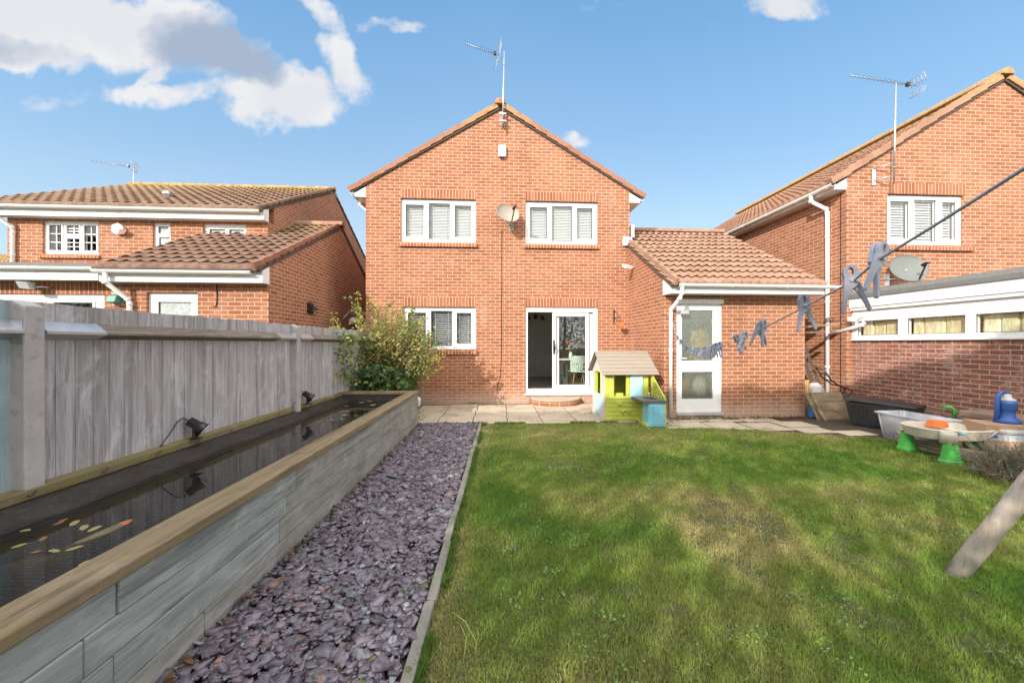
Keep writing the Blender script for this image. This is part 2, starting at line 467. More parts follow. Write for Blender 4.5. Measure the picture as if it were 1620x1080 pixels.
# ------------------------------------------------------------------ building helpers
M['soldier'] = brick_mat('soldier_brick', (.215, .070, .036), (.385, .152, .082), (.64, .49, .335), bleach=False)
for nd in M['soldier'].node_tree.nodes:
    if nd.type == 'TEX_BRICK': nd.offset = 0.0
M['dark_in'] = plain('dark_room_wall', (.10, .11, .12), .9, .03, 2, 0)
M['timber_dark'] = plain('dark_underside', (.09, .07, .055), .9, .1, 8, .1)
M['lead'] = plain('grey_lead_flashing', (.42, .42, .43), .6, .15, 8, .3)

class Fr:
    """wall frame: o origin (z ignored), u horizontal, w into the wall"""
    def __init__(s, o, u, w): s.o = Vector((o[0], o[1], 0)); s.u = Vector(u); s.w = Vector(w)
    def p(s, u, z, w): q = s.o + s.u * u + s.w * w; return (q.x, q.y, z)
    def box(s, mb, u0, u1, z0, z1, w0, w1, swap=False):
        a = [s.p(u0, z0, w0), s.p(u1, z0, w0), s.p(u1, z0, w1), s.p(u0, z0, w1), s.p(u0, z1, w0), s.p(u1, z1, w0), s.p(u1, z1, w1), s.p(u0, z1, w1)]
        mb.hexa(a, swap); return mb
def cells(u0, u1, z0, z1, holes):
    us = sorted({u0, u1} | {h[0] for h in holes} | {h[1] for h in holes})
    us = [x for x in us if u0 <= x <= u1]
    out = []
    for a, b in zip(us, us[1:]):
        m = (a + b) / 2; hs = sorted([h for h in holes if h[0] < m < h[1]], key=lambda h: h[2])
        z = z0
        for h in hs:
            if h[2] > z + 1e-5: out.append((a, b, z, h[2]))
            z = h[3]
        if z < z1 - 1e-5: out.append((a, b, z, z1))
    return out
def wall(mb, fr, u0, u1, z0, z1, holes, t=.28):
    for a, b, c, d in cells(u0, u1, z0, z1, holes): fr.box(mb, a, b, c, d, 0, t)
    return mb
def soldier(parent, fr, u0, u1, z0, z1):
    mb = MB(); fr.box(mb, u0, u1, z0, z1, -.004, .02, swap=True)
    o = mb.build('brick_lintel', M['soldier'], parent)
    for d in o.data.uv_layers[0].data: d.uv = (d.uv[0] - z0 + .003, d.uv[1])
    return o
def brick_sill(parent, fr, u0, u1, z0, z1, out=.055):
    mb = MB()
    a = [fr.p(u0, z0, -out), fr.p(u1, z0, -out), fr.p(u1, z0, .02), fr.p(u0, z0, .02),
         fr.p(u0, z1 - .035, -out), fr.p(u1, z1 - .035, -out), fr.p(u1, z1, .02), fr.p(u0, z1, .02)]
    mb.hexa(a, swap=True)
    o = mb.build('brick_sill', M['soldier'], parent, bevel=.006)
    for d in o.data.uv_layers[0].data: d.uv = (d.uv[0] - z0 + .003, d.uv[1])
    return o
def ring(mb, fr, u0, u1, z0, z1, t, w0, w1):
    fr.box(mb, u0, u0 + t, z0, z1, w0, w1); fr.box(mb, u1 - t, u1, z0, z1, w0, w1)
    fr.box(mb, u0 + t, u1 - t, z0, z0 + t, w0, w1); fr.box(mb, u0 + t, u1 - t, z1 - t, z1, w0, w1)
def blinds(parent, fr, u0, u1, z0, z1, w, pitch, tilt, mat, width=None):
    mb = MB(); width = width or pitch * .98
    z = z1 - .02; c, s_ = math.cos(tilt), math.sin(tilt)
    fr.box(mb, u0, u1, z1 - .03, z1, w, w + .03)
    while z > z0 + .015:
        j = random.uniform(-.002, .002)
        h = width / 2
        A = [(w + .025 - h * c, z - h * s_ + j), (w + .025 + h * c, z + h * s_ + j)]
        mb.quad(fr.p(u0, A[0][1], A[0][0]), fr.p(u1, A[0][1], A[0][0]), fr.p(u1, A[1][1], A[1][0]), fr.p(u0, A[1][1], A[1][0]))
        z -= pitch
    for f in (.18, .82):
        uu = u0 + (u1 - u0) * f; fr.box(mb, uu - .003, uu + .003, z0, z1, w - .005 , w - .002)
    return mb.build('blind', mat, parent)
def window(parent, fr, u0, u1, z0, z1, panes, name='window', mat='upvc', w=.05, glass='glass', blind=None, bars=None, d=.07):
    """panes: (u0,u1,z0,z1,sash)"""
    mb = MB()
    for a, b, c, e in cells(u0, u1, z0, z1, [p[:4] for p in panes]): fr.box(mb, a, b, c, e, w, w + d)
    f = mb.build(name, M[mat], parent)
    for p in panes:
        if p[4]:
            sm = MB(); ring(sm, fr, p[0] - .032, p[1] + .032, p[2] - .032, p[3] + .032, .034, w - .014, w - .001)
            sm.build('sash', M[mat], f, bevel=.004)
    for p in panes:
        g = MB(); g.quad(fr.p(p[0], p[2], w + .03), fr.p(p[1], p[2], w + .03), fr.p(p[1], p[3], w + .03), fr.p(p[0], p[3], w + .03))
        g.build('pane', M[glass], f)
        gk = MB(); ring(gk, fr, p[0], p[1], p[2], p[3], .006, w + .018, w + .028); gk.build('gasket', M['black'], f)
        if bars:
            bm_ = MB(); nu, nz = bars
            for i in range(1, nu):
                x = p[0] + (p[1] - p[0]) * i / nu; fr.box(bm_, x - .009, x + .009, p[2], p[3], w + .016, w + .027)
            for i in range(1, nz):
                z = p[2] + (p[3] - p[2]) * i / nz
                fr.box(bm_, p[0], p[1], z - .009, z + .009, w + .0145, w + .0275)
            bm_.build('glazing_bar', M[mat], f)
    if blind:
        for p in panes: blinds(f, fr, p[0] + .008, p[1] - .008, p[2] - .02, p[3] + .02, w + .075, *blind)
    return f

def tile_roof(parent, origin, ud, vd, ulen, vlen, mat, gauge=.3, period=.165, amp=.024, lip=.034, name='roof', res=8, skew=.25):
    ud = Vector(ud).normalized(); vd = Vector(vd).normalized(); nn = ud.cross(vd)
    if nn.z < 0: nn = -nn
    nu = int(ulen / period * res) + 1; uu = np.linspace(0, ulen, nu)
    nc = max(1, int(round(vlen / gauge))); g = vlen / nc
    ph = (uu / period) % 1.0
    ph = np.where(ph < .5 + skew * .4, ph / (.5 + skew * .4) * .5, .5 + (ph - .5 - skew * .4) / (.5 - skew * .4) * .5)
    wave = amp * (0.5 - 0.5 * np.cos(2 * np.pi * ph))
    rows = []; O = np.array(origin); U = np.array(ud); V = np.array(vd); N = np.array(nn)
    tid = (uu / (period * 2)).astype(int)
    for k in range(nc):
        jr = rng.normal(0, .0022, tid.max() + 2)[tid]; jv = rng.normal(0, .003, tid.max() + 2)[tid]
        top = lip + wave + jr
        if k == 0: rows.append((k * g + jv, top * 0 - .008))
        else: rows.append((k * g + jv + .05, top - .030)); rows.append((k * g + jv, top - .018))
        rows.append((k * g + jv, top)); rows.append(((k + 1) * g + .05 * (k < nc - 1) + 0 * jv, wave * .9 + jr * .3 - .006))
    allv = []
    for vv, hh in rows:
        allv.append(O + np.outer(uu, U) + np.outer(vv if np.ndim(vv) else np.full(nu, vv), V) + np.outer(hh, N))
    allv = np.concatenate(allv); nr = len(allv) // nu
    i = np.arange(nu - 1); fl = []
    for r_ in range(nr - 1):
        a = r_ * nu + i
        fl.append(np.stack([a, a + 1, a + 1 + nu, a + nu], 1))
    fl = np.concatenate(fl).ravel()
    off = np.zeros(3); p = parent
    while p is not None: off += np.array(p.location); p = p.parent
    o = fast_mesh(name, allv - off, fl, 4, mat, parent=parent)
    # boarding under the tiles
    e = .03
    mb = MB(); P = [Vector(origin) - nn * .012, Vector(origin) + ud * ulen - nn * .012, Vector(origin) + ud * ulen + vd * vlen - nn * .012, Vector(origin) + vd * vlen - nn * .012]
    mb.prism(P, -nn * e); mb.build('underlay', M['timber_dark'], o)
    return o
def ridge_tiles(parent, p, q, mat, r=.11, L=.42, name='ridge'):
    p = Vector(p); q = Vector(q); d = q - p; n_ = max(1, int(round(d.length / L))); mb = MB()
    dn = d.normalized(); s_ = dn.cross(Vector((0, 0, 1))).normalized()
    for i in range(n_):
        a = p + d * (i / n_) + dn * .004; b = p + d * ((i + 1) / n_) - dn * .004
        k = 7; pr = []
        rr = r * random.uniform(.97, 1.03)
        for j in range(k):
            t = math.pi * (j / (k - 1)); pr.append(a + s_ * rr * math.cos(t) + Vector((0, 0, 1)) * (rr * .95 * math.sin(t) - .055))
        mb.prism(pr, b - a)
    return mb.build(name, mat, parent)
def verge(parent, p, q, out, mat, L=.3, h=.105, w=.10, name='verge_tile'):
    """stepped cloak tiles running up from p to q, standing out along 'out'"""
    p = Vector(p); q = Vector(q); d = q - p; n_ = max(1, int(round(d.length / L))); mb = MB(); dn = d.normalized()
    out = Vector(out); up = (out.cross(dn)); up = up if up.z > 0 else -up
    up = up.normalized()
    for i in range(n_):
        a = p + d * (i / n_) - dn * .012; b = p + d * ((i + 1) / n_)
        lf = .022; ja = random.uniform(-.004, .004)
        A = [a + up * (lf + ja), b + up * ja, b + up * (h + ja), a + up * (h + lf + ja)]
        mb.prism([x + out * .0 for x in A], out * (-w) + up * 0)
    return mb.build(name, mat, parent, bevel=.006)
def gutter(parent, p, q, r=.056, name='gutter', mat='upvc'):
    """half round gutter between two points, joints and brackets as part of it"""
    p = Vector(p); q = Vector(q); d = (q - p); dn = d.normalized(); s_ = dn.cross(Vector((0, 0, 1))).normalized(); mb = MB()
    def seg(a, b, r0, r1):
        k = 9; o_ = []; i_ = []
        for j in range(k):
            t = math.pi + math.pi * j / (k - 1)
            o_.append(s_ * r0 * math.cos(t) + Vector((0, 0, r0 * math.sin(t)))); i_.append(s_ * r1 * math.cos(t) + Vector((0, 0, r1 * math.sin(t))))
        pr = o_ + i_[::-1]
        for j in range(k - 1):
            for A, B in ((o_[j], o_[j + 1]), (i_[j + 1], i_[j])):
                mb.quad(a + A, b + A, b + B, a + B, smooth=True)
        for A, B in ((o_[0], i_[0]), (o_[-1], i_[-1])): mb.quad(a + A, b + A, b + B, a + B)
        for e in (a, b):
            for j in range(k - 1): mb.quad(e + o_[j], e + o_[j + 1], e + i_[j + 1], e + i_[j])
    seg(p, q, r, r - .006)
    n_ = max(2, int(d.length / .9)); 
    for i in range(n_ + 1):
        c = p + d * min(max(i / n_, .02), .98); seg(c - dn * (.014 if i % 3 else .05), c + dn * (.014 if i % 3 else .05), r + .007, r + .001)
    return mb.build(name, M[mat], parent)
def downpipe(parent, pts, r=.034, name='downpipe', mat='upvc', clips=True):
    mb = MB(); mb.tube(pts, r, 12)
    P = [Vector(p) for p in pts]
    for a, b in zip(P, P[1:]):
        if abs((b - a).normalized().z) > .9 and (a - b).length > .6:
            k = max(1, int((a - b).length / 1.1))
            for i in range(k):
                c = a + (b - a) * ((i + .35) / k); mb.lathe(c - Vector((0, 0, .02)), [(r + .002, 0), (r + .009, .004), (r + .009, .036), (r + .002, .04)], 12)
    for c in P[1:-1]: mb.lathe(c - Vector((0, 0, .03)), [(r + .001, 0), (r + .006, .003), (r + .006, .057), (r + .001, .06)], 12)
    return mb.build(name, M[mat], parent)
# ------------------------------------------------------------------ the main house
HX0, HX1, HY, HB, HC = -2.92, 3.39, 9.0, 16.5, .235
EZ = 5.14; AP = 7.02; K = (AP - EZ) / (HX1 - HC)
house = thing('brick_house', 'orange brick gable-fronted house in the middle with an open white patio door', 'house', (HC, HY, 0))
front = Fr((0, HY), (1, 0, 0), (0, 1, 0))
WU1 = (-2.11, -.35, 3.84, 4.86); WU2 = (.84, 2.60, 3.84, 4.86); WL = (-2.06, -.35, 1.30, 2.30); PD = (.84, 2.60, .24, 2.31)
mb = MB(); wall(mb, front, HX0, HX1, -.3, EZ, [WU1, WU2, WL, PD])
mb.prism([(HX0, HY, EZ), (HX1, HY, EZ), (HC, HY, AP)], (0, .28, 0))
mb.box(HX0, HX0 + .28, HY + .28, HB, -.3, EZ); mb.box(HX1 - .28, HX1, HY + .28, HB, -.3, EZ)
wall(mb, Fr((0, HB), (1, 0, 0), (0, 1, 0)), HX0, HX1, -.3, EZ, [(-2.3, 1.1, .6, 2.35)]); mb.prism([(HX0, HB, EZ), (HX1, HB, EZ), (HC, HB, AP)], (0, .28, 0))  # rear opening added out of view to bring light into the patio room
mb.build('wall', M['brick'], house)
for w_ in (WU1, WU2, WL, PD):
    soldier(house, front, w_[0] - .0, w_[1] + .0, w_[3] + .012, w_[3] + .227)
for w_ in (WU1, WU2, WL): brick_sill(house, front, w_[0] - .02, w_[1] + .03, w_[2] - .125, w_[2] - .012)
# inner linings, floors and rooms
mb = MB(); xi0, xi1 = HX0 + .28, HX1 - .28
mb.box(xi0, xi1, HY + .28, HB, 2.46, 2.72); mb.box(xi0, xi1, HY + .28, HB, 5.02, 5.12)
mb.box(xi0, xi0 + .02, HY + .30, 13.4, .26, 2.46); mb.box(xi1 - .02, xi1, HY + .30, 13.4, .26, 2.46)
mb.box(.18, .28, HY + .30, 12.4, .26, 2.46); mb.box(1.12, xi1, 13.4, 13.5, .26, 2.46); mb.box(xi0, .18, 13.4, 13.5, .26, 2.46); mb.box(.18, .28, 12.4, 13.5, .26, 2.46); mb.box(.28, 1.12, 13.4, 13.41, 2.40, 2.46)  # partition gap left so the added rear opening lights the room
mb.box(-.1, .0, HY + .28, HB, 2.72, 5.02); mb.box(xi0, xi1, 12.4, 12.5, 2.72, 5.02)
mb.box(xi0 + .02, xi1 - .02, HY + .281, HY + .30, 2.32, 2.46)
mb.build('inner_wall', M['plaster'], house)
mb = MB(); mb.box(xi0, xi1, HY + .28, HB, .02, .26); mb.build('room_floor', M['floor_in'], house)
mb = MB(); mb.box(1.12, xi1 - .02, 13.375, 13.398, .26, .40); mb.box(.281, .30, 9.32, 12.4, .26, .40); mb.build('skirting', M['upvc'], house)
# windows
def triple(w_, mid_z=.0):
    a, b, c, d = w_; W_ = b - a
    return [(a + .10, a + .53, c + .13, d - .13, True), (a + .645, a + 1.145, c + .075, d - .085, False), (a + 1.255, b - .11, c + .13, d - .13, True)]
window(house, front, *WU1, triple(WU1), blind=(.036, 1.0, M['blind'], .034))
window(house, front, *WU2, triple(WU2), blind=(.038, .95, M['blind'], .036))
window(house, front, *WL, triple(WL), blind=(.046, .42, M['blind'], .042))
for w_ in (WU1, WU2): front.box(MB(), w_[0], w_[1], w_[3] - .0, w_[3] + .012, .01, .12).build('window_head', M['upvc_dirty'], house)
# patio door: open left third, sliding leaf, fixed leaf
a, b, c, d = PD
mb = MB(); fr = front
fr.box(mb, a, a + .055, c, d, .03, .16); fr.box(mb, b - .10, b, c, d, .03, .16)
fr.box(mb, a + .055, b - .10, c, c + .10, .03, .16); fr.box(mb, a + .055, b - .10, d - .11, d, .03, .16)
pdoor = mb.build('patio_door', M['upvc'], house)
mb = MB(); ring(mb, fr, a + .66, b - .20, c + .105, d - .13, .085, .05, .09)
leaf = mb.build('sliding_leaf', M['upvc'], pdoor, bevel=.004)
mb = MB(); mb.quad(fr.p(a + .74, c + .19, .07), fr.p(b - .28, c + .19, .07), fr.p(b - .28, d - .21, .07), fr.p(a + .74, d - .21, .07))
mb.build('pane', M['glass'], pdoor)
mb = MB(); ring(mb, fr, a + .76, b - .105, c + .105, d - .13, .07, .105, .14); mb.build('fixed_leaf', M['upvc'], pdoor, bevel=.004)
mb = MB(); mb.quad(fr.p(a + .83, c + .17, .122), fr.p(b - .17, c + .17, .122), fr.p(b - .17, d - .2, .122), fr.p(a + .83, d - .2, .122)); mb.build('pane', M['glass'], pdoor)
mb = MB(); mb.box(a + .675, a + .715, HY + .03, HY + .05, 1.18, 1.52)
mb.tube([(a + .695, HY + .035, 1.22), (a + .70, HY - .01, 1.25), (a + .72, HY - .012, 1.32), (a + .70, HY - .01, 1.42), (a + .695, HY + .035, 1.46)], .012, 8)
mb.build('handle', M['black'], pdoor, bevel=.003)
mb = MB(); fr.box(mb, a + .6, a + 1.15, d + .0, d + .011, .01, .04); mb.build('trickle_vent', M['lead'], pdoor)
mb = MB(); fr.box(mb, a - .02, b + .02, c - .045, c - .002, -.04, .12); mb.build('door_sill', M['upvc'], pdoor, bevel=.004)
# roof
r_over = .31; ez = EZ - r_over * K
sl = math.hypot(HX1 + r_over - HC, (HX1 + r_over - HC) * K)
V1 = (1, 0, K); V2 = (-1, 0, K)
roof = tile_roof(house, (HX0 - r_over, HY - .04, ez + .055), (0, 1, 0), V1, HB + .3 - HY, sl, M['tile_verge'], name='roof', res=4)
roof2 = tile_roof(house, (HX1 + r_over, HY - .04, ez + .055), (0, 1, 0), V2, HB + .3 - HY, sl, M['tile_verge'], name='roof', res=4)
verge(roof, (HX0 - r_over - .02, HY - .062, ez + .005), (HC - .04, HY - .062, AP + .03), (0, -1, 0), M['tile_verge'], h=.115)
verge(roof2, (HX1 + r_over + .02, HY - .062, ez + .005), (HC + .04, HY - .062, AP + .03), (0, -1, 0), M['tile_verge'], h=.115)
ridge_tiles(roof, (HC, HY - .09, AP + .17), (HC, HB + .3, AP + .17), M['tile_verge'], r=.135)
for s_, X_ in ((-1, HX0), (1, HX1)):
    mb = MB(); mb.prism([(X_, HY + .002, EZ - .025), (X_ + s_ * (r_over - .05), HY + .002, EZ - .02 - (r_over - .05) * K), (X_ + s_ * (r_over - .05), HY + .002, EZ - .265), (X_, HY + .002, EZ - .265)], (0, HB - HY, 0))
    mb.build('eaves_box', M['upvc'], house)
gutter(house, (HX0 - r_over + .01, HY - .02, ez + .01), (HX0 - r_over + .01, HB, ez + .01), .055)
gutter(house, (HX1 + r_over - .01, HY - .02, ez + .01), (HX1 + r_over - .01, HB, ez + .01), .055)
downpipe(house, [(HX0 - .28, HY + .45, ez - .05), (HX0 - .28, HY + .45, ez - .12), (HX0 - .05, HY + .45, ez - .30), (HX0 - .05, HY + .45, .05)])

# aerial on the gable
def yagi(name, label, base, top, tip, tail, refl_r, group=None, n_el=14, wide=.16):
    t = thing(name, label, 'tv aerial', base)
    base = Vector(base); top = Vector(top); tip = Vector(tip); tail = Vector(tail)
    mb = MB(); mb.tube([base, top], .016, 8); 
    k = 5
    for i in range(k): c = base + (top - base) * ((i + 1) / (k + 1)); mb.lathe(c, [(.017, 0), (.019, .002), (.019, .014), (.017, .016)], 8)
    mb.build('mast', M['steel'], t)
    mb = MB(); mb.tube([tail, tip], .008, 6)
    d = (tip - tail); dn = d.normalized(); side = dn.cross(Vector((0, 0, 1))).normalized()
    upv = side.cross(dn)
    mb.build('boom', M['alu'], t)
    mb = MB()
    for i in range(n_el):
        c = tail + d * (.22 + .76 * i / (n_el - 1)); L = wide * (1 - .35 * i / n_el)
        mb.tube([c - side * L / 2, c + side * L / 2], .0035, 5)
        mb.tube([c - upv * L * .16, c + upv * L * .16], .003, 5)
    c = tail + d * .16; mb.box(c.x - .03, c.x + .03, c.y - .03, c.y + .03, c.z - .035, c.z + .035)
    mb.build('director', M['black'], t)
    mb = MB()
    for sg in (1, -1):
        for q in (-.12, -.06, 0, .06, .12):
            a0 = tail + side * q + upv * sg * .03; b0 = a0 + upv * sg * refl_r + dn * refl_r * (.28)
            mb.tube([a0, b0], .0045, 5)
        for q in (.3, .65, 1.0):
            c0 = tail + upv * sg * (.03 + refl_r * q) + dn * refl_r * .28 * q; mb.tube([c0 - side * .13, c0 + side * .13], .0045, 5)
    mb.build('reflector', M['alu'], t)
    return t
ya = yagi('tv_aerial', 'tv aerial with a mast bolted to the brick gable of the middle house', (.285, HY - .14, 6.50), (.32, HY - .14, 8.30), (-.60, HY - .20, 8.42), (.24, HY - .10, 8.25), .28)
mb = MB(); mb.box(.20, .37, HY - .155, HY - .105, 6.66, 6.69); mb.box(.20, .37, HY - .155, HY - .105, 6.83, 6.86)
mb.box(.265, .305, HY - .13, HY - .002, 6.60, 6.90); mb.build('wall_bracket', M['steel'], ya)
# alarm box
al = thing('alarm_box', 'white alarm box high on the brick gable under the aerial', 'alarm box', (.28, HY, 5.98))
mb = MB(); mb.box(.19, .37, HY - .075, HY - .002, 5.88, 6.15); mb.build('cover', M['upvc'], al, bevel=.018)
mb = MB(); mb.box(.205, .355, HY - .081, HY - .055, 5.868, 5.89); mb.build('lens', M['lead'], al, bevel=.004)

def sat_dish(name, label, c, wallp, aim, w, h, mat, group=None, tilt=.0):
    """offset dish: c centre of the bowl, wallp wall point, aim outward direction"""
    t = thing(name, label, 'satellite dish', wallp)
    c = Vector(c); aim = Vector(aim).normalized(); x = Vector((0, 0, 1)).cross(aim).normalized(); y = aim.cross(x)
    x, y = x * math.cos(tilt) + y * math.sin(tilt), y * math.cos(tilt) - x * math.sin(tilt)
    mb = MB(); n_ = 36; rings = []
    for r_ in (0.001, .2, .4, .6, .8, .93, 1.0, 1.025, 1.0):
        st = len(mb.v); dep = .075 * (r_ * r_ - 1); back = .0
        if len(rings) == 7: dep += .014
        if len(rings) == 8: dep -= .004; 
        if len(rings) == 8: r_ = 1.03
        for k in range(n_):
            a_ = 2 * math.pi * k / n_; mb.v.append(tuple(c + x * w * r_ * math.cos(a_) + y * h * r_ * math.sin(a_) + aim * dep))
        rings.append(st)
    for A, B in zip(rings, rings[1:]):
        for k in range(n_): mb.smooth.add(len(mb.f)); mb.f.append((A + k, A + (k + 1) % n_, B + (k + 1) % n_, B + k))
    o = mb.build('reflector', mat, t); s2 = o.modifiers.new('solid', 'SOLIDIFY'); s2.thickness = .004
    low = c - y * h * .95; horn = c + aim * .30 - y * h * .35
    mb = MB(); mb.bar(low - aim * .02, horn - y * .01, .022, .022); mb.build('feed_arm', M['black'], t)
    mb = MB(); mb.tube([horn - aim * .0, horn - aim * .07], [.03, .034], 12); mb.tube([horn, horn + aim * .05 - y * .03], .022, 10); mb.build('receiver', M['black'], t)
    mb = MB(); b_ = c - aim * .09; mb.tube([b_ + aim * .03, b_ - aim * .06, (b_.x, b_.y, wallp[2] - .10)], .019, 8)
    wp = Vector(wallp); mb.tube([(b_.x, b_.y, wallp[2] - .10), (wp.x, wp.y - .01, wallp[2] - .10)], .019, 8)
    mb.box(wp.x - .05, wp.x + .05, wp.y - .012, wp.y - .001, wallp[2] - .22, wallp[2] + .02); mb.build('bracket', M['steel'], t)
    return t
sat_dish('satellite_dish', 'beige oval satellite dish on the middle house between the two upper windows', (.40, HY - .33, 4.44), (.50, HY, 4.36), (.42, -1, .50), .285, .245, M['dish'], tilt=.25)
# cable that drops from the dish
cab = MB(); pts = [(.27, HY - .012, 4.16), (.262, HY - .009, 3.6), (.268, HY - .009, 2.9), (.255, HY - .009, 2.3), (.262, HY - .009, 1.6), (.25, HY - .010, .95), (.225, HY - .012, .62), (.165, HY - .014, .42), (.175, HY - .015, .30), (.23, HY - .014, .33), (.235, HY - .013, .40)]
tag(cab.tube(pts, .0065, 6).build('cable', M['black']), 'thin black cable running down the brick wall between the lower window and the patio door', 'cable')
# small white floodlight / camera on the extension side wall, heart lantern
cm = thing('security_camera', 'small white security camera high on the side wall of the garage extension', 'security camera', (3.36, 8.62, 3.19))
mb = MB(); mb.tube([(3.355, 8.62, 3.21), (3.25, 8.60, 3.22)], .018, 8); mb.build('bracket', M['upvc'], cm)
mb = MB(); mb.hexa([(3.02, 8.50, 3.20), (3.08, 8.44, 3.15), (3.30, 8.60, 3.16), (3.26, 8.66, 3.21), (3.03, 8.51, 3.27), (3.09, 8.45, 3.24), (3.31, 8.61, 3.25), (3.27, 8.67, 3.28)]); mb.build('housing', M['upvc'], cm, bevel=.01)
hb = thing('hanging_lantern', 'rusty orange heart-shaped lantern hanging from an ornate black bracket beside the patio door', 'lantern', (3.00, HY, 2.0))
mb = MB(); mb.box(2.985, 3.01, HY - .012, HY - .001, 1.92, 2.26)
mb.tube([(3.0, HY - .01, 2.05), (3.03, HY - .12, 2.04), (3.06, HY - .25, 2.06), (3.07, HY - .27, 2.09)], .007, 6)
mb.tube([(3.0, HY - .01, 2.22), (3.03, HY - .10, 2.19), (3.05, HY - .16, 2.10), (3.04, HY - .12, 2.06)], .006, 6)
mb.tube([(3.07, HY - .26, 2.09), (3.07, HY - .26, 1.97)], .003, 5); mb.build('bracket', M['black'], hb)
M['rust'] = plain('rusty_orange_metal', (.50, .20, .05), .6, .25, 30, .4)
hp = []
for k in range(28):
    t_ = 2 * math.pi * k / 28; hp.append((3.07 + .0056 * 16 * math.sin(t_) ** 3, HY - .26, 1.885 + .0056 * (13 * math.cos(t_) - 5 * math.cos(2 * t_) - 2 * math.cos(3 * t_) - math.cos(4 * t_))))
mb = MB(); mb.prism([(x, y - .02, z) for x, y, z in hp], (0, .04, 0)); mb.build('heart', M['rust'], hb, bevel=.012)

# interior things seen through the glass
rad = thing('radiator', 'white radiator on the grey back wall seen through the open patio door', 'radiator', (1.6, 13.33, .38))
mb = MB(); mb.box(1.60, 2.30, 13.28, 13.33, .42, 1.05)
for i in range(21): mb.box(1.62 + i * .032, 1.635 + i * .032, 13.268, 13.28, .45, 1.02)
mb.build('panel', M['upvc'], rad, bevel=.004)
tb = thing('dining_table', 'dining table just inside the glass of the patio door', 'table', (2.25, 10.35, .26))
mb = MB(); mb.box(1.75, 3.02, 9.95, 10.75, .99, 1.02); mb.build('table_top', M['upvc'], tb, bevel=.01)
[MB().bar((x, y, .26), (x + .0, y, .99), .05, .05).build('leg', M['dark_in'], tb) for x in (1.85, 2.9) for y in (10.05, 10.65)]
ch = thing('dining_chair', 'pale green moulded chair drawn up to the dining table inside', 'chair', (2.25, 9.72, .26))
M['mint'] = plain('pale_mint_plastic', (.60, .70, .58), .4, .04)
mb = MB(); g_ = 8
sv = []
for i in range(g_ + 1):
    for j in range(g_ + 1):
        a_ = -1 + 2 * j / g_; h_ = i / g_
        zz = .70 + h_ * .42; ww = .22 * (1 - .45 * max(0, h_ - .55) ** 1.2 * 2)
        sv.append((2.27 + ww * a_, 9.52 + .10 * a_ * a_ - .06 * h_ + .02, zz))
for i in range(g_):
    for j in range(g_):
        q = i * (g_ + 1) + j; mb.quad(sv[q], sv[q + 1], sv[q + g_ + 2], sv[q + g_ + 1], smooth=True)
ob = mb.build('backrest', M['mint'], ch); ob.modifiers.new('s', 'SOLIDIFY').thickness = .012
mb = MB(); mb.box(2.06, 2.48, 9.52, 9.92, .70, .72); mb.build('seat', M['mint'], ch, bevel=.01)
for x in (2.10, 2.44):
    for y in (9.56, 9.88): MB().tube([(2.27 + (x - 2.27) * .6, 9.72 + (y - 9.72) * .6, .70), (x, y, .26)], [.014, .011], 8).build('leg', M['floor_in'], ch)
vs = thing('flower_vase', 'glass vase of red and yellow flowers on the dining table inside', 'vase', (2.16, 10.0, 1.02))
mb = MB(); mb.lathe((2.16, 10.03, 1.02), [(.04, 0), (.055, .05), (.05, .13), (.032, .17), (.04, .19)], 16); mb.build('vase', M['mint'], vs)
M['petal'] = plain('red_petals', (.50, .07, .05), .6, .3, 60, 0); M['petal_y'] = plain('yellow_petals', (.75, .45, .06), .6, .3, 60, 0); M['stem'] = plain('green_stem', (.08, .17, .05), .6, .2, 40, 0)
for k in range(14):
    a_ = random.uniform(0, 6.28); r_ = random.uniform(.02, .13); z_ = random.uniform(1.33, 1.50) - (.14 if k % 5 == 4 else 0)
    c0 = (2.16 + r_ * math.cos(a_), 10.03 + r_ * math.sin(a_), z_)
    mb = MB(); mb.tube([(2.16, 10.03, 1.18), c0], .003, 4); mb.build('stem', M['stem'], vs)
    mb = MB(); mb.lathe(c0, [(.004, -.012), (.03, 0), (.036, .014), (.02, .028), (.004, .03)], 8); mb.build('flower', M['petal_y' if k % 5 == 4 else 'petal'], vs)
cl = thing('ceiling_light', 'black ceiling light fitting inside the open patio door', 'ceiling light', (1.25, 11.2, 2.46))
mb = MB(); mb.tube([(1.35, 11.2, 2.459), (1.35, 11.2, 2.30)], .015, 8)
for k in range(3):
    a_ = k * 2.09 + .4; e_ = (1.35 + .24 * math.cos(a_), 11.2 + .24 * math.sin(a_), 2.26); mb.tube([(1.35, 11.2, 2.30), e_], .012, 6); mb.lathe((e_[0], e_[1], e_[2] - .12), [(.07, 0), (.06, .09), (.02, .13)], 12)
mb.build('fitting', M['black'], cl)

# half round brick step
st = thing('door_step', 'half round brick step with a cracked slab top below the patio door', 'step', (1.45, HY, 0))
M['slab'] = plain('buff_concrete_slab', (.46, .39, .30), .92, .16, 3.5, .5, dirt=((.24, .19, .13), .55), fine=45)
def arc(cx, cy, rx, ry, z, n_=22): return [(cx - rx * math.cos(math.pi * k / n_), cy - ry * math.sin(math.pi * k / n_), z) for k in range(n_ + 1)]
mb = MB(); mb.prism(arc(1.55, HY - .002, .62, .52, -.02), (0, 0, .12), swap=False); mb.build('brick_edge', M['soldier'], st)
mb = MB(); mb.prism(arc(1.56, HY - .002, .60, .50, .103), (0, 0, .035)); mb.build('slab', M['slab'], st, bevel=.006)
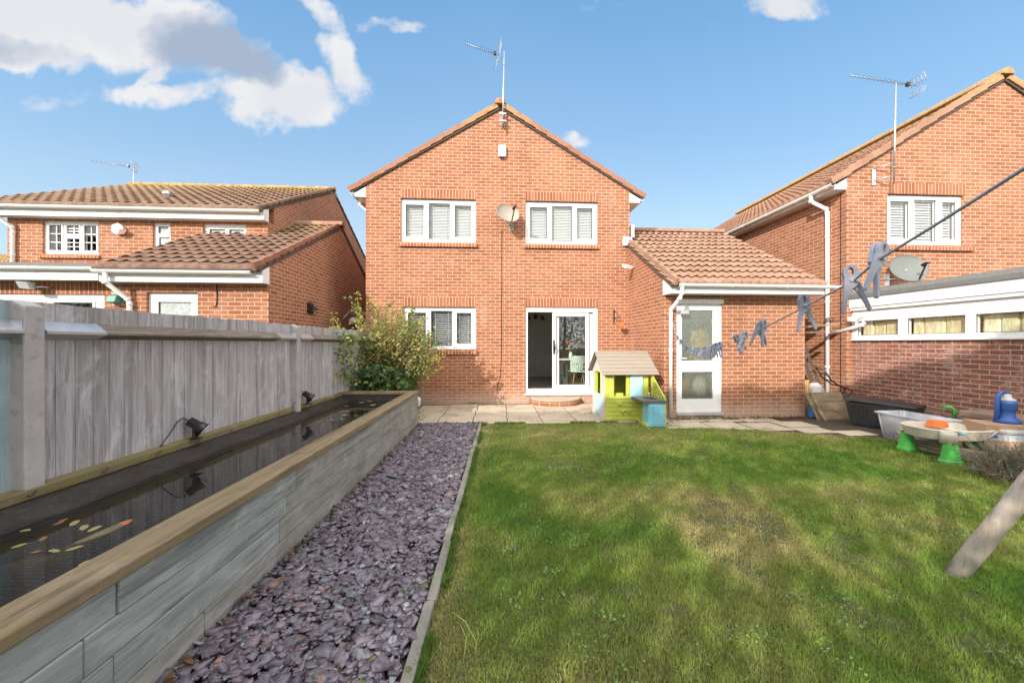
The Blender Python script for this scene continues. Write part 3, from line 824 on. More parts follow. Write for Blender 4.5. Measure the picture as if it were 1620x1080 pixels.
# ------------------------------------------------------------------ ground sheets
def soil():
    m, n, b, o = new_mat('lawn_soil')
    p = pos(n)
    f = n.noise(p, 1.3, 5, .6); g = n.noise(p, 30, 5, .7)
    c = n.mix(f, (.07, .085, .022), (.12, .11, .04)); c = n.mix(n.ramp(g, .4, .7), c, (.055, .045, .025))
    n.link(c, b.inputs['Base Color']); b.inputs['Roughness'].default_value = 1; bump(n, b, g, .8, .02); return m
M['soil'] = soil()
def sheet(name, pts, z, m):
    mb = MB(); mb.quad(*[(x, y, z) for x, y in pts]); return tag(mb.build(name, m), kind='structure')
sheet('ground', [(-120, -80), (120, -80), (120, 200), (-120, 200)], -.06, M['soil'])
EDX = lambda y: -.43 + .033 * y
LAWN = [(EDX(-4) + .05, -4), (9, -4), (9, 4.2), (6.6, 4.6), (5.95, 5.35), (5.0, 5.80), (3.9, 6.18), (3.15, 6.45), (2.9, 6.74), (EDX(6.74) + .05, 6.74)]
sheet('lawn', LAWN, -.012, M['soil'])

def vnoise(x, y, s, seed):
    r = np.random.default_rng(seed); G = r.random((64, 64)); X = (x / s) % 64; Y = (y / s) % 64
    xi = X.astype(int); yi = Y.astype(int); fx_ = X - xi; fy_ = Y - yi; fx_ = fx_ * fx_ * (3 - 2 * fx_); fy_ = fy_ * fy_ * (3 - 2 * fy_)
    a = G[xi % 64, yi % 64]; b = G[(xi + 1) % 64, yi % 64]; c = G[xi % 64, (yi + 1) % 64]; d = G[(xi + 1) % 64, (yi + 1) % 64]
    return (a * (1 - fx_) + b * fx_) * (1 - fy_) + (c * (1 - fx_) + d * fx_) * fy_
def inside(x, y, poly):
    r = np.zeros(len(x), bool); n_ = len(poly)
    for i in range(n_):
        x1, y1 = poly[i]; x2, y2 = poly[(i + 1) % n_]
        k = ((y1 > y) != (y2 > y)); r ^= k & (x < (x2 - x1) * (y - y1) / (y2 - y1 + 1e-12) + x1)
    return r
def leafy(name, translucent=.35, rough=.6, parent=None):
    m, n, b, o = new_mat(name)
    a = n.new('ShaderNodeVertexColor'); a.layer_name = 'tint'
    n.link(a.outputs[0], b.inputs['Base Color']); b.inputs['Roughness'].default_value = rough; b.inputs['Specular IOR Level'].default_value = .3
    t = n.new('ShaderNodeBsdfTranslucent'); n.link(a.outputs[0], t.inputs[0]); mx = n.new('ShaderNodeMixShader'); mx.inputs[0].default_value = translucent
    n.link(b.outputs[0], mx.inputs[1]); n.link(t.outputs[0], mx.inputs[2]); n.link(mx.outputs[0], o.inputs[0]); return m
M['leaf'] = leafy('leaf_tint'); M['blade'] = leafy('grass_tint', .3)

# ---- patio
def slab_mat():
    m, n, b, o = new_mat('patio_slab'); p = pos(n); uv = uvc(n)
    a = n.new('ShaderNodeVertexColor'); a.layer_name = 'tint'
    f = n.noise(p, 2.4, 6, .65); g = n.noise(p, 38, 4, .7)
    c = n.mix(f, (.40, .34, .25), (.56, .49, .38)); c = n.mix(n.ramp(g, .45, .8, 0, .45), c, (.26, .20, .15))
    c = n.mix(n.ramp(n.noise(p, 1.6, 5, .7), .48, .68, 0, .7), c, (.26, .19, .13))
    c = n.mix(n.ramp(n.noise(p, 5, 5, .7), .55, .68, 0, .6), c, (.12, .12, .06))
    n.link(c, b.inputs['Base Color']); b.inputs['Roughness'].default_value = .93; bump(n, b, g, .5, .004); return m
M['patio'] = slab_mat()
mb = MB()
def slab(x0, x1, y0, y1, z=0.0):
    g = .007; zt = z + random.uniform(-.004, .006); t = [random.uniform(-.003, .003) for _ in range(4)]
    mb.hexa([(x0 + g, y0 + g, -.05), (x1 - g, y0 + g, -.05), (x1 - g, y1 - g, -.05), (x0 + g, y1 - g, -.05), (x0 + g, y0 + g, zt + t[0]), (x1 - g, y0 + g, zt + t[1]), (x1 - g, y1 - g, zt + t[2]), (x0 + g, y1 - g, zt + t[3])])
for j, (y0, y1) in enumerate(((6.77, 7.48), (7.48, 8.16), (8.16, 8.86))):
    x = -1.62 + .02 * j
    while x < 3.3:
        slab(x, min(x + .645, 3.34), y0, y1); x += .645
for i, (x, y, w, d) in enumerate(((3.02, 6.22, .80, .52), (3.84, 6.08, .62, .62), (4.48, 5.98, .60, .62), (5.10, 5.78, .56, .40), (5.62, 5.58, .50, .34), (5.12, 6.20, .60, .45), (3.36, 6.76, .66, .32), (4.04, 6.72, .66, .34), (4.72, 6.66, .66, .38))): slab(x, x + w, y, y + d)
o = mb.build('patio', M['patio'], bevel=.008); tag(o, kind='structure')
M['dirt'] = plain('dark_garden_dirt', (.075, .055, .038), 1, .4, 12, .9, fine=70)
sheet('path', [(-1.7, 6.70), (2.95, 6.70), (3.0, 6.3), (5.0, 5.75), (6.0, 5.3), (7.4, 4.2), (7.4, 7.3), (6.2, 9), (-1.7, 9)], -.008, M['dirt'])
sheet('flower_bed', [(-2.9, 6.8), (-1.7, 6.8), (-1.7, 9), (-2.9, 9)], .02, M['dirt'])

# ---- concrete edging strip between slate and lawn
M['edging'] = plain('grey_edging', (.24, .225, .195), .95, .2, 6, .6, dirt=((.12, .12, .07), .5), fine=50)
ed = thing('garden_edging', 'narrow weathered concrete edging between the slate chippings and the lawn', 'edging', (-.3, 3, 0))
y = -1.0
while y < 6.7:
    e = min(y + .62, 6.72); j = random.uniform(-.006, .006)
    mb = MB(); x0, x1 = EDX(y) + j, EDX(e) + j; mb.hexa([(x0, y, -.1), (x0 + .055, y, -.1), (x1 + .055, e - .006, -.1), (x1, e - .006, -.1), (x0, y, .028), (x0 + .055, y, .028), (x1 + .055, e - .006, .028), (x1, e - .006, .028)])
    mb.build('edging_block', M['edging'], ed, bevel=.006); y = e

# ---- slate chippings
XO = lambda y: -1.40 + .0233 * y
def slate():
    m, n, b, o = new_mat('plum_slate'); a = n.new('ShaderNodeVertexColor'); a.layer_name = 'tint'
    p = pos(n); g = n.noise(n.mapping(p, (30, 30, 90)), 1., 4, .65)
    c = n.mix(n.ramp(g, .35, .8, 0, .35), a.outputs[0], (.42, .39, .42)); n.link(c, b.inputs['Base Color'])
    b.inputs['Roughness'].default_value = .55; b.inputs['Specular IOR Level'].default_value = .45; bump(n, b, g, .35, .003); return m
M['slate'] = slate()
sheet('slate_bed', [(XO(-1) - .02, -1), (EDX(-1) + .01, -1), (EDX(6.75) + .01, 6.76), (XO(6.75) - .1, 6.76)], -.006, plain('dark_slate_dust', (.045, .04, .045), .95, .3, 20, .6))
N = 18500
yy_ = rng.uniform(.25, 6.76, N); t_ = rng.uniform(.015, .985, N); xx_ = (XO(yy_) - .03) * (1 - t_) + EDX(yy_) * t_
# chips near the camera are no larger, only the stack is deeper against the wall
sz = rng.lognormal(math.log(.0225), .45, N).clip(.010, .062); asp = rng.uniform(.5, .95, N); th_ = sz * rng.uniform(.20, .42, N)
ang = rng.uniform(0, 2 * np.pi, N); tx = rng.normal(0, .20, N); ty = rng.normal(0, .20, N); steep = rng.random(N) < .2; tx[steep] *= 3
zz_ = rng.uniform(0, .034, N) + .006
k6 = np.arange(6) * np.pi / 3
rad6 = rng.uniform(.55, 1.12, (N, 6)); a6 = k6[None] + rng.uniform(-.42, .42, (N, 6))
px_ = np.cos(a6) * rad6 * sz[:, None]; py_ = np.sin(a6) * rad6 * (sz * asp)[:, None]
def ring3(s_, h): return np.stack([px_ * s_, py_ * s_, np.broadcast_to(h[:, None], px_.shape)], 2)
L = np.concatenate([ring3(.96, -th_ / 2), ring3(1.0, th_ * .15), ring3(.93, th_ / 2)], 1)
cz, sz_ = np.cos(ang)[:, None], np.sin(ang)[:, None]
X = L[..., 0] * cz - L[..., 1] * sz_; Y = L[..., 0] * sz_ + L[..., 1] * cz; Z = L[..., 2]
Y, Z = Y * np.cos(tx)[:, None] - Z * np.sin(tx)[:, None], Y * np.sin(tx)[:, None] + Z * np.cos(tx)[:, None]
X, Z = X * np.cos(ty)[:, None] + Z * np.sin(ty)[:, None], -X * np.sin(ty)[:, None] + Z * np.cos(ty)[:, None]
P_ = np.stack([X + xx_[:, None], Y + yy_[:, None], Z + zz_[:, None]], 2)
fq = []
for r0 in (0, 6):
    for k in range(6): fq.append([r0 + k, r0 + (k + 1) % 6, r0 + 6 + (k + 1) % 6, r0 + 6 + k])
fq += [[12, 13, 14, 15], [12, 15, 16, 17]]
F_ = (np.array(fq)[None] + (np.arange(N) * 18)[:, None, None]).reshape(-1)
pal = np.array([(.185, .145, .160), (.135, .110, .125), (.220, .160, .160), (.17, .155, .16), (.27, .225, .24), (.27, .30, .275), (.28, .17, .13), (.075, .065, .072)])
pi = rng.choice(8, N, p=[.27, .18, .16, .14, .11, .05, .04, .05]); cc = pal[pi] * np.array([.86, .87, 1.0]) * rng.uniform(.42, 1.12, (N, 1))
tag(fast_mesh('slate_chippings', P_.reshape(-1, 3), F_, 4, M['slate'], colors=np.repeat(cc, 18, 0)), 'loose purple grey slate chippings between the raised pond and the edging', 'slate', kind='stuff')

# ---- lawn grass
def blades(x, y, hgt, wid, col, name, label, kind='stuff', zb=-.012, curl=.5):
    N = len(x); a = rng.uniform(0, 2 * np.pi, N); ln = rng.normal(0, curl, N); la = rng.uniform(0, 2 * np.pi, N)
    dx, dy = np.cos(a) * wid / 2, np.sin(a) * wid / 2
    lx, ly = np.cos(la) * ln * hgt, np.sin(la) * ln * hgt
    V = np.zeros((N, 6, 3), np.float32)
    for i, (t, w_, l_) in enumerate(((0, 1, 0), (.55, .75, .32), (1, .12, 1))):
        V[:, 2 * i, 0] = x - dx * w_ + lx * l_; V[:, 2 * i, 1] = y - dy * w_ + ly * l_; V[:, 2 * i, 2] = zb + hgt * t
        V[:, 2 * i + 1, 0] = x + dx * w_ + lx * l_; V[:, 2 * i + 1, 1] = y + dy * w_ + ly * l_; V[:, 2 * i + 1, 2] = zb + hgt * t
    f = np.array([[0, 1, 3, 2], [2, 3, 5, 4]]); F = (f[None] + (np.arange(N) * 6)[:, None, None]).reshape(-1)
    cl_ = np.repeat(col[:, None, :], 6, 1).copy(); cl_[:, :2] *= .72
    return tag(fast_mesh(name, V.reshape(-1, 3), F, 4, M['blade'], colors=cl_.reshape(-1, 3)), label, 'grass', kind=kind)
def lawn_pts(n_, ya, yb, xa, xb):
    x = rng.uniform(xa, xb, n_); y = rng.uniform(ya, yb, n_); k = inside(x, y, LAWN) & (x < y * 1.45 + 1.2); return x[k], y[k]
xs = []; ys = []; ws = []
for n_, ya, yb, wd in ((210000, 1.2, 2.6, .0032), (200000, 2.6, 4.2, .0048), (190000, 4.2, 6.78, .0075)):
    a_, b_ = lawn_pts(n_, ya, yb, -.4, min(9, yb * 1.45 + 1.2)); xs.append(a_); ys.append(b_); ws.append(np.full(len(a_), wd))
gx = np.concatenate(xs); gy = np.concatenate(ys); gw = np.concatenate(ws)
n1_ = vnoise(gx, gy, .85, 3); n2_ = vnoise(gx + 3, gy + 9, .33, 4); n3_ = vnoise(gx, gy, .10, 5); n4_ = vnoise(gx + 20, gy, .45, 8)
n5_ = vnoise(gx * .7 + gy * .7 + 40, (gx * -.7 + gy * .7) * .45 + 40, .30, 21)
dry = (n1_ * .50 + n2_ * .28 + n3_ * .12 + n5_ * .22 - .50)
# worn patch towards the right of the lawn, dry strip along the edging, paler far band
dry += .50 * np.exp(-(((gx - 1.95 - (gy - 3.1) * .25) / .62) ** 2 + ((gy - 3.0) / .95) ** 2)) * (.5 + n2_)
dry += .34 * np.exp(-((gx - EDX(gy) - .06) / .16) ** 2) * (.3 + n4_)
dry += .26 * np.exp(-((gy - 5.9) / .75) ** 2)
dry = np.clip(dry * 1.65 + .17 + rng.normal(0, .13, len(gx)), 0, 1)[:, None]
green = np.array([.135, .265, .035]); lime = np.array([.30, .375, .075]); straw = np.array([.47, .42, .17])
col = np.where(dry < .5, green + (lime - green) * dry * 2, lime + (straw - lime) * (dry - .5) * 2) * rng.uniform(.7, 1.3, (len(gx), 1))
bare = vnoise(gx + 7, gy + 2, .16, 31) * .6 + vnoise(gx, gy, .4, 33) * .4 + .22 * np.exp(-(((gx - 2.0) / .5) ** 2 + ((gy - 2.9) / .6) ** 2))
keep = rng.random(len(gx)) > np.clip((bare - .66) * 5, 0, .7)
hg = (rng.uniform(.012, .032, len(gx)) + .02 * (rng.random(len(gx)) < .06)) * (1.15 - .45 * dry[:, 0]) * (.75 + .5 * n2_)
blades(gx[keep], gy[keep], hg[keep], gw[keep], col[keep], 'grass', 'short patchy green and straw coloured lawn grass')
# longer fringe over the edging and at the patio
n_ = 9000; fy = rng.uniform(.8, 6.75, n_); fx2 = EDX(fy) + .058 + np.abs(rng.normal(0, .022, n_)); k = vnoise(fx2 * 0, fy, .18, 9) > .40
fy, fx2 = fy[k], fx2[k]
n_ = 3500; px2 = rng.uniform(-.2, 3.0, n_); py2 = 6.75 + rng.normal(0, .02, n_); k = vnoise(px2, py2 * 0, .15, 12) > .45; px2, py2 = px2[k], py2[k]
bx_ = np.concatenate([fx2, px2]); by_ = np.concatenate([fy, py2]); n_ = len(bx_)
blades(bx_, by_, rng.uniform(.03, .065, n_), np.full(n_, .004), (np.array([.10, .17, .03]) * rng.uniform(.6, 1.5, (n_, 1))), 'grass_fringe', 'longer tufts of grass along the edging and the patio', curl=.7)
# small broad leaves of clover and weeds through the turf
cl_c = []
for _ in range(120):
    cx_, cy_ = rng.uniform(-.1, 4.5), rng.uniform(1.5, 6.3)
    if cx_ < cy_ * 1.3 + .3: cl_c.append((cx_, cy_, rng.uniform(.04, .13), int(rng.integers(8, 34))))
def leaf_cloud(pos_, size, nrm, col, name, m, label=None, cat=None, kind=None, asp=.5, parent=None, off=(0, 0, 0), fold=.18):
    """elliptic leaves: six-corner blades folded on the midrib"""
    N = len(pos_); a = rng.uniform(0, 2 * np.pi, N)
    nrm = nrm / np.linalg.norm(nrm, axis=1, keepdims=True)
    ref = np.where(np.abs(nrm[:, 2:3]) < .9, [[0, 0, 1.]], [[1., 0, 0]]); t1 = np.cross(nrm, ref); t1 /= np.linalg.norm(t1, axis=1, keepdims=True); t2 = np.cross(nrm, t1)
    d = t1 * np.cos(a)[:, None] + t2 * np.sin(a)[:, None]; s_ = np.cross(nrm, d)
    V = np.zeros((N, 8, 3), np.float32); S = size[:, None]
    outl = [(-.5, 0, 0), (-.2, .5, 1), (.2, .42, 1), (.5, 0, 0), (.2, -.42, 1), (-.2, -.5, 1), (-.2, 0, 0), (.2, 0, 0)]
    for i, (u_, v_, h_) in enumerate(outl): V[:, i] = pos_ + d * S * u_ + s_ * S * v_ * asp + nrm * S * h_ * fold * asp
    f = np.array([[0, 6, 1, 1], [6, 7, 2, 1], [7, 3, 2, 2], [0, 5, 6, 6], [5, 4, 7, 6], [4, 3, 7, 7]])
    f = np.array([[0, 6, 1], [6, 7, 2], [6, 2, 1], [7, 3, 2], [0, 5, 6], [5, 4, 7], [5, 7, 6], [4, 3, 7]])
    F = (f[None] + (np.arange(N) * 8)[:, None, None]).reshape(-1)
    o = fast_mesh(name, V.reshape(-1, 3) - np.array(off), F, 3, m, colors=np.repeat(col, 8, 0), parent=parent)
    return tag(o, label, cat, kind=kind) if label else o
pp = []
for cx_, cy_, r_, c_ in cl_c:
    q = rng.normal(0, r_ * .55, (c_, 2)); pp.append(np.stack([cx_ + q[:, 0], cy_ + q[:, 1], rng.uniform(.006, .026, c_)], 1))
pp = np.concatenate(pp); n_ = len(pp); nr = rng.normal(0, .35, (n_, 3)); nr[:, 2] += 1
leaf_cloud(pp, rng.uniform(.010, .020, n_), nr, np.array([.20, .31, .12]) * rng.uniform(.65, 1.3, (n_, 1)), 'weeds', M['leaf'], 'pale clover and weed leaves scattered through the lawn', 'weeds', 'stuff', asp=.7)
# tall dry grass stems at the bottom of the picture
for gi_, (x, y, pts) in enumerate(((.0, 0, [(-.10, 1.62, 0), (-.115, 1.60, .10), (-.10, 1.60, .19), (-.13, 1.62, .24)]), (0, 0, [(-.06, 1.64, 0), (-.065, 1.64, .09), (-.06, 1.62, .16), (-.11, 1.66, .22), (-.17, 1.70, .235)]), (0, 0, [(.06, 1.58, 0), (.075, 1.59, .05), (.10, 1.60, .10)]))):
    o = MB().tube(pts, [.0016] * (len(pts) - 1) + [.0007], 5).build('grass_stem', plain('pale_stem', (.36, .38, .17), .7, .15, 40, 0) if 'pale_stem' not in bpy.data.materials else bpy.data.materials['pale_stem'])
    tag(o, {0: 'straight pale grass stem with a hooked tip at the near lawn edge', 1: 'pale grass stem bending over to the left at the near lawn edge', 2: 'short slanting pale straw at the bottom, right of the tall grass stems'}[gi_], 'grass stem', 'tall grass stems')
# little weeds in the slate and the slab joints
pp = []; 
for cx_, cy_, c_ in ((-.62, 1.62, 26), (-.45, 2.2, 10), (-1.42, 7.2, 40), (-1.45, 7.7, 25), (1.9, 7.5, 22), (2.1, 7.48, 22), (1.2, 8.85, 18), (-.4, 8.9, 30), (.2, 8.92, 30), (2.35, 6.95, 26), (3.15, 6.4, 24), (4.2, 6.95, 26), (4.6, 6.9, 18), (5.5, 6.9, 24), (2.95, 7.2, 20), (-.95, 3.7, 8)):
    q = rng.normal(0, .05, (c_, 2)); q[:, 0] *= 1.6; pp.append(np.stack([cx_ + q[:, 0], cy_ + q[:, 1], rng.uniform(.01, .06, c_)], 1))
pp = np.concatenate(pp); n_ = len(pp); nr = rng.normal(0, .5, (n_, 3)); nr[:, 2] += .8
leaf_cloud(pp, rng.uniform(.02, .045, n_), nr, np.array([.15, .22, .06]) * rng.uniform(.6, 1.3, (n_, 1)), 'joint_weeds', M['leaf'], 'small green weeds in the slate and the patio joints', 'weeds', 'stuff', asp=.5)
# bark and leaf litter along the extension wall and the pond foot
n_ = 900; lx = np.concatenate([rng.uniform(3.4, 7.2, n_), XO(rng.uniform(.8, 6.6, 160)) + .04]); ly = np.concatenate([7.02 - np.abs(rng.normal(0, .10, n_)), np.zeros(160)])
ly[n_:] = rng.uniform(.8, 6.6, 160); lx[n_:] = XO(ly[n_:]) + np.abs(rng.normal(0, .04, 160)) + .01
pp = np.stack([lx, ly, rng.uniform(.0, .02, len(lx)) + np.where(np.arange(len(lx)) >= n_, .045, 0)], 1); nr = rng.normal(0, .4, (len(lx), 3)); nr[:, 2] += 1
leaf_cloud(pp, rng.uniform(.015, .05, len(lx)), nr, np.array([.17, .095, .045]) * rng.uniform(.4, 1.5, (len(lx), 1)), 'leaf_litter', M['leaf'], 'brown leaf litter at the foot of the extension wall and pond', 'leaf litter', 'stuff', asp=.55)
# ------------------------------------------------------------------ garage extension on the right of the house
GX0, GX1, GY = 3.352, 6.21, 7.1
gar = thing('garage_extension', 'brick lean-to garage extension with a tiled roof and white half-glazed door', 'garage', (4.8, GY, 0))
gf = Fr((0, GY), (1, 0, 0), (0, 1, 0))
DR = (3.60, 4.52, .10, 2.22)
RY, RZ = 9.90, 4.40; GK = (RZ - 2.50) / (RY - 6.70)
def groof(y): return 2.50 + GK * (y - 6.70)
mb = MB(); wall(mb, gf, GX0, GX1, -.3, 2.50, [DR], t=.22)
mb.prism([(GX0, GY + .22, -.3), (GX0, 9.0, -.3), (GX0, 9.0, groof(9.0) - .02), (GX0, GY + .22, groof(GY + .22) - .02)], (.22, 0, 0))
mb.prism([(3.40, 9.285, 2.0), (3.40, RY, 2.0), (3.40, RY, RZ - .04), (3.40, 9.285, groof(9.285) - .02)], (.1, 0, 0))
mb.prism([(GX1 - .22, GY + .22, -.3), (GX1 - .22, 12.8, -.3), (GX1 - .22, 12.8, 2.50), (GX1 - .22, RY, RZ - .03), (GX1 - .22, GY + .22, groof(GY + .22) - .02)], (.22, 0, 0))
mb.prism([(GX0, GY, 2.50), (GX0, GY + .22, 2.50), (GX0, GY + .22, groof(GY + .22) - .02), (GX0, GY, groof(GY) - .02)], (GX1 - GX0, 0, 0))
mb.box(3.46, GX1, 12.8, 13.0, -.3, 2.5)
mb.build('wall', M['brick'], gar)
sl = math.hypot(RY - 6.70, RZ - 2.50)
gr = tile_roof(gar, (GX0 - .05, 6.70, 2.52), (1, 0, 0), (0, RY - 6.70, RZ - 2.50), GX1 + .08 - GX0 + .05, sl, M['tile'], gauge=.30, period=.17, amp=.040, lip=.042)
tile_roof(gar, (GX0 - .05, 13.1, 2.52), (1, 0, 0), (0, RY - 13.1, RZ - 2.50), GX1 + .08 - GX0 + .05, math.hypot(3.2, 1.9), M['tile'], gauge=.30, period=.34, res=6)
verge(gr, (GX0 - .008, 6.68, 2.475), (GX0 - .008, 9.0, groof(9.0) - .035), (-1, 0, 0), M['tile'], h=.15, w=.055)
ridge_tiles(gr, (3.42, RY, RZ + .09), (GX1 + .10, RY, RZ + .09), M['tile'], r=.12)
# flashing where the roof meets the house
mb = MB(); mb.hexa([(3.20, 8.95, 3.80), (3.44, 8.90, 3.80), (3.44, 8.99, 3.88), (3.20, 8.99, 3.92), (3.20, 8.93, 3.84), (3.44, 8.88, 3.86), (3.44, 8.99, 4.02), (3.22, 8.99, 4.06)])
mb.build('flashing', M['upvc_dirty'], gar, bevel=.01)
MB().box(3.43, 3.52, 9.0, 9.4, 4.02, 4.34).build('lead_soaker', M['lead'], gar, bevel=.01)
# fascia, soffit, boxed end and gutter
FY = 6.79
mb = MB(); mb.box(GX0 - .002, GX1 + .12, FY, FY + .02, 2.37, 2.53); mb.box(GX0 + .0, GX1 + .12, FY + .02, GY, 2.37, 2.385)
mb.prism([(GX0 - .004, FY + .001, 2.368), (GX0 - .004, GY, 2.368), (GX0 - .004, GY, 2.70), (GX0 - .004, FY + .001, 2.535)], (-.018, 0, 0))
mb.build('fascia', M['upvc'], gar)
gutter(gar, (GX0 + .09, FY - .062, 2.535), (GX1 + .36, FY - .062, 2.520), .057)
downpipe(gar, [(3.515, FY - .062, 2.49), (3.515, FY - .062, 2.36), (3.49, FY - .03, 2.27), (3.465, GY - .06, 2.10), (3.463, GY - .052, 2.0), (3.463, GY - .052, .02)], .034)
# half glazed door
mb = MB(); a, b, c, d = DR
ring(mb, gf, a, b, c, d, .045, .03, .11)
dfr = mb.build('door_frame', M['upvc'], gar)
mb = MB(); fr = gf; P1 = (a + .125, b - .165, 1.10, 2.09); P2 = (a + .125, b - .165, .355, .885)
for q in cells(a + .047, b - .047, c + .047, d - .047, [P1, P2]): fr.box(mb, *q, .035, .085)
door = mb.build('door', M['upvc'], gar)
M['frost'] = None
def frost():
    m, n, b_, o = new_mat('frosted_glass'); n.n.remove(b_)
    p = pos(n); h = n.noise(n.mapping(p, (60, 60, 22)), 1.0, 2, .6)
    bp = n.new('ShaderNodeBump'); bp.inputs['Strength'].default_value = .9; bp.inputs['Distance'].default_value = .004; n.link(h, bp.inputs['Height'])
    g = n.new('ShaderNodeBsdfGlossy'); g.inputs['Roughness'].default_value = .25; g.inputs[0].default_value = (.9, .95, .9, 1); n.link(bp.outputs[0], g.inputs['Normal'])
    rf = n.new('ShaderNodeBsdfRefraction'); rf.inputs['Roughness'].default_value = .28; rf.inputs['IOR'].default_value = 1.15; rf.inputs[0].default_value = (.88, .93, .86, 1); n.link(bp.outputs[0], rf.inputs['Normal'])
    df = n.new('ShaderNodeBsdfDiffuse'); df.inputs[0].default_value = (.20, .22, .17, 1)
    m1 = n.new('ShaderNodeMixShader'); m1.inputs[0].default_value = .22; n.link(rf.outputs[0], m1.inputs[1]); n.link(g.outputs[0], m1.inputs[2])
    m2 = n.new('ShaderNodeMixShader'); n.link(n.ramp(n.noise(n.mapping(p, (40, 40, 14)), 1., 3, .6), .35, .75, .22, .6), m2.inputs[0]); n.link(m1.outputs[0], m2.inputs[1]); n.link(df.outputs[0], m2.inputs[2])
    n.link(m2.outputs[0], o.inputs[0]); return m
M['frost'] = frost()
for P_ in (P1, P2):
    MB().quad(fr.p(P_[0], P_[2], .06), fr.p(P_[1], P_[2], .06), fr.p(P_[1], P_[3], .06), fr.p(P_[0], P_[3], .06)).build('pane', M['frost'], door)
mb = MB(); mb.box(a + .065, a + .10, GY + .02, GY + .036, 1.10, 1.32); mb.tube([(a + .08, GY + .025, 1.15), (a + .08, GY - .02, 1.15), (a + .20, GY - .022, 1.15)], .011, 8); mb.build('handle', M['upvc_dirty'], door, bevel=.003)
MB().box(a + .01, b + .01, GY - .035, GY + .01, d - .012, d + .075).build('door_head', M['upvc_dirty'], gar, bevel=.004)
MB().box(a - .01, b + .01, GY - .04, GY + .10, c - .055, c - .002).build('door_sill', M['lead'], gar, bevel=.005)
mb = MB(); mb.box(a + .05, a + .21, GY - .09, GY - .03, 2.0, 2.08); mb.build('bulkhead_fitting', M['lead'], gar, bevel=.008)
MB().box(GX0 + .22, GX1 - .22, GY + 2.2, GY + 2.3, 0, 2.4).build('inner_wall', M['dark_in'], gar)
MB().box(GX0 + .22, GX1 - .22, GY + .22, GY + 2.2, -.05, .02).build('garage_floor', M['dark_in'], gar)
# stored things that show as blurs behind the frosted panes
M['yellow'] = plain('yellow_fabric', (.75, .47, .13), .8, .1); M['orange'] = plain('orange_plastic', (.80, .22, .06), .5, .1)
tg = thing('yellow_coat', 'yellow coat hanging behind the upper frosted pane of the garage door', 'coat', (4.22, GY + .30, 1.0))
mb = MB(); mb.prism([(4.10, GY + .28, 1.02), (4.44, GY + .28, 1.02), (4.42, GY + .28, 1.60), (4.36, GY + .28, 1.72), (4.22, GY + .28, 1.74), (4.12, GY + .28, 1.60)], (0, .10, 0)); mb.build('body', M['yellow'], tg, bevel=.03)
MB().tube([(4.12, GY + .32, 1.68), (4.04, GY + .32, 1.40), (4.06, GY + .32, 1.15)], [.05, .04, .035], 10).build('sleeve', M['yellow'], tg)
tg = thing('orange_bucket', 'orange bucket behind the lower frosted pane of the garage door', 'bucket', (3.86, GY + .32, .42))
MB().lathe((3.88, GY + .34, .42), [(.11, 0), (.15, .30), (.16, .31)], 20).build('body', M['orange'], tg)
MB().tube([(3.74, GY + .34, .72), (3.80, GY + .34, .82), (3.88, GY + .34, .85), (3.96, GY + .34, .82), (4.02, GY + .34, .72)], .006, 6).build('handle', M['steel'], tg)
tg = thing('white_sack', 'white sack behind the lower frosted pane of the garage door', 'sack', (4.22, GY + .34, .36))
MB().lathe((4.24, GY + .36, .36), [(.10, 0), (.15, .08), (.15, .30), (.10, .40), (.04, .43)], 16).build('body', M['blind'], tg)
MB().box(3.60, 4.50, GY + .24, GY + .60, .30, .36).build('shelf', M['timber_dark'], gar)

# ------------------------------------------------------------------ right-hand neighbour
NX0, NY = 7.29, 7.30; NHC = 10.74; NX1 = 2 * NHC - NX0; NE = 4.86; NA = 6.93; NK = (NA - NE) / (NHC - NX0)
nb = thing('brick_house', 'orange brick house at the right edge with a blinded upper window over a flat-roofed extension', 'house', (NHC, NY, 0))
nf = Fr((0, NY), (1, 0, 0), (0, 1, 0))
WN = (8.17, 9.86, 3.48, 4.52)
mb = MB(); wall(mb, nf, NX0, NX1, -.3, NE, [WN, (12.4, 13.6, 3.48, 4.52)])
mb.prism([(NX0, NY, NE), (NX1, NY, NE), (NHC, NY, NA)], (0, .28, 0))
mb.box(NX0, NX0 + .28, NY + .28, 15.5, -.3, NE); mb.box(NX1 - .28, NX1, NY + .28, 15.5, -.3, NE); mb.box(NX0, NX1, 15.5, 15.7, -.3, NE)
mb.prism([(NX0, 15.5, NE), (NX1, 15.5, NE), (NHC, 15.5, NA)], (0, .2, 0))
mb.build('wall', M['brick'], nb)
mb = MB(); mb.box(NX0 + .28, NX1 - .28, 10.5, 10.6, 2.5, 4.9); mb.box(NX0 + .28, NX1 - .28, NY + .28, 10.5, 2.6, 2.7); mb.box(NX0 + .28, NX1 - .28, NY + .28, 10.5, 4.78, 4.84); mb.build('inner_wall', M['plaster'], nb)
soldier(nb, nf, WN[0], WN[1] + .04, WN[3] + .012, WN[3] + .227)
brick_sill(nb, nf, WN[0] - .02, WN[1] + .18, WN[2] - .125, WN[2] - .012)
window(nb, nf, *WN, triple(WN), blind=(.055, .95, M['blind'], .052))
nf.box(MB(), WN[0], WN[1], WN[3], WN[3] + .012, .01, .12).build('window_head', M['upvc_dirty'], nb)
window(nb, nf, 12.4, 13.6, 3.48, 4.52, [(12.5, 13.0, 3.58, 4.42, True), (13.1, 13.5, 3.58, 4.42, True)])
nez = NE - .30 * NK; nsl = math.hypot(NHC - NX0 + .30, (NHC - NX0 + .30) * NK)
M['tile_r'] = tile_mat('terracotta_tile_right', (.28, .145, .10), (.40, .235, .16), lich=.5, ridge_z=7.15)
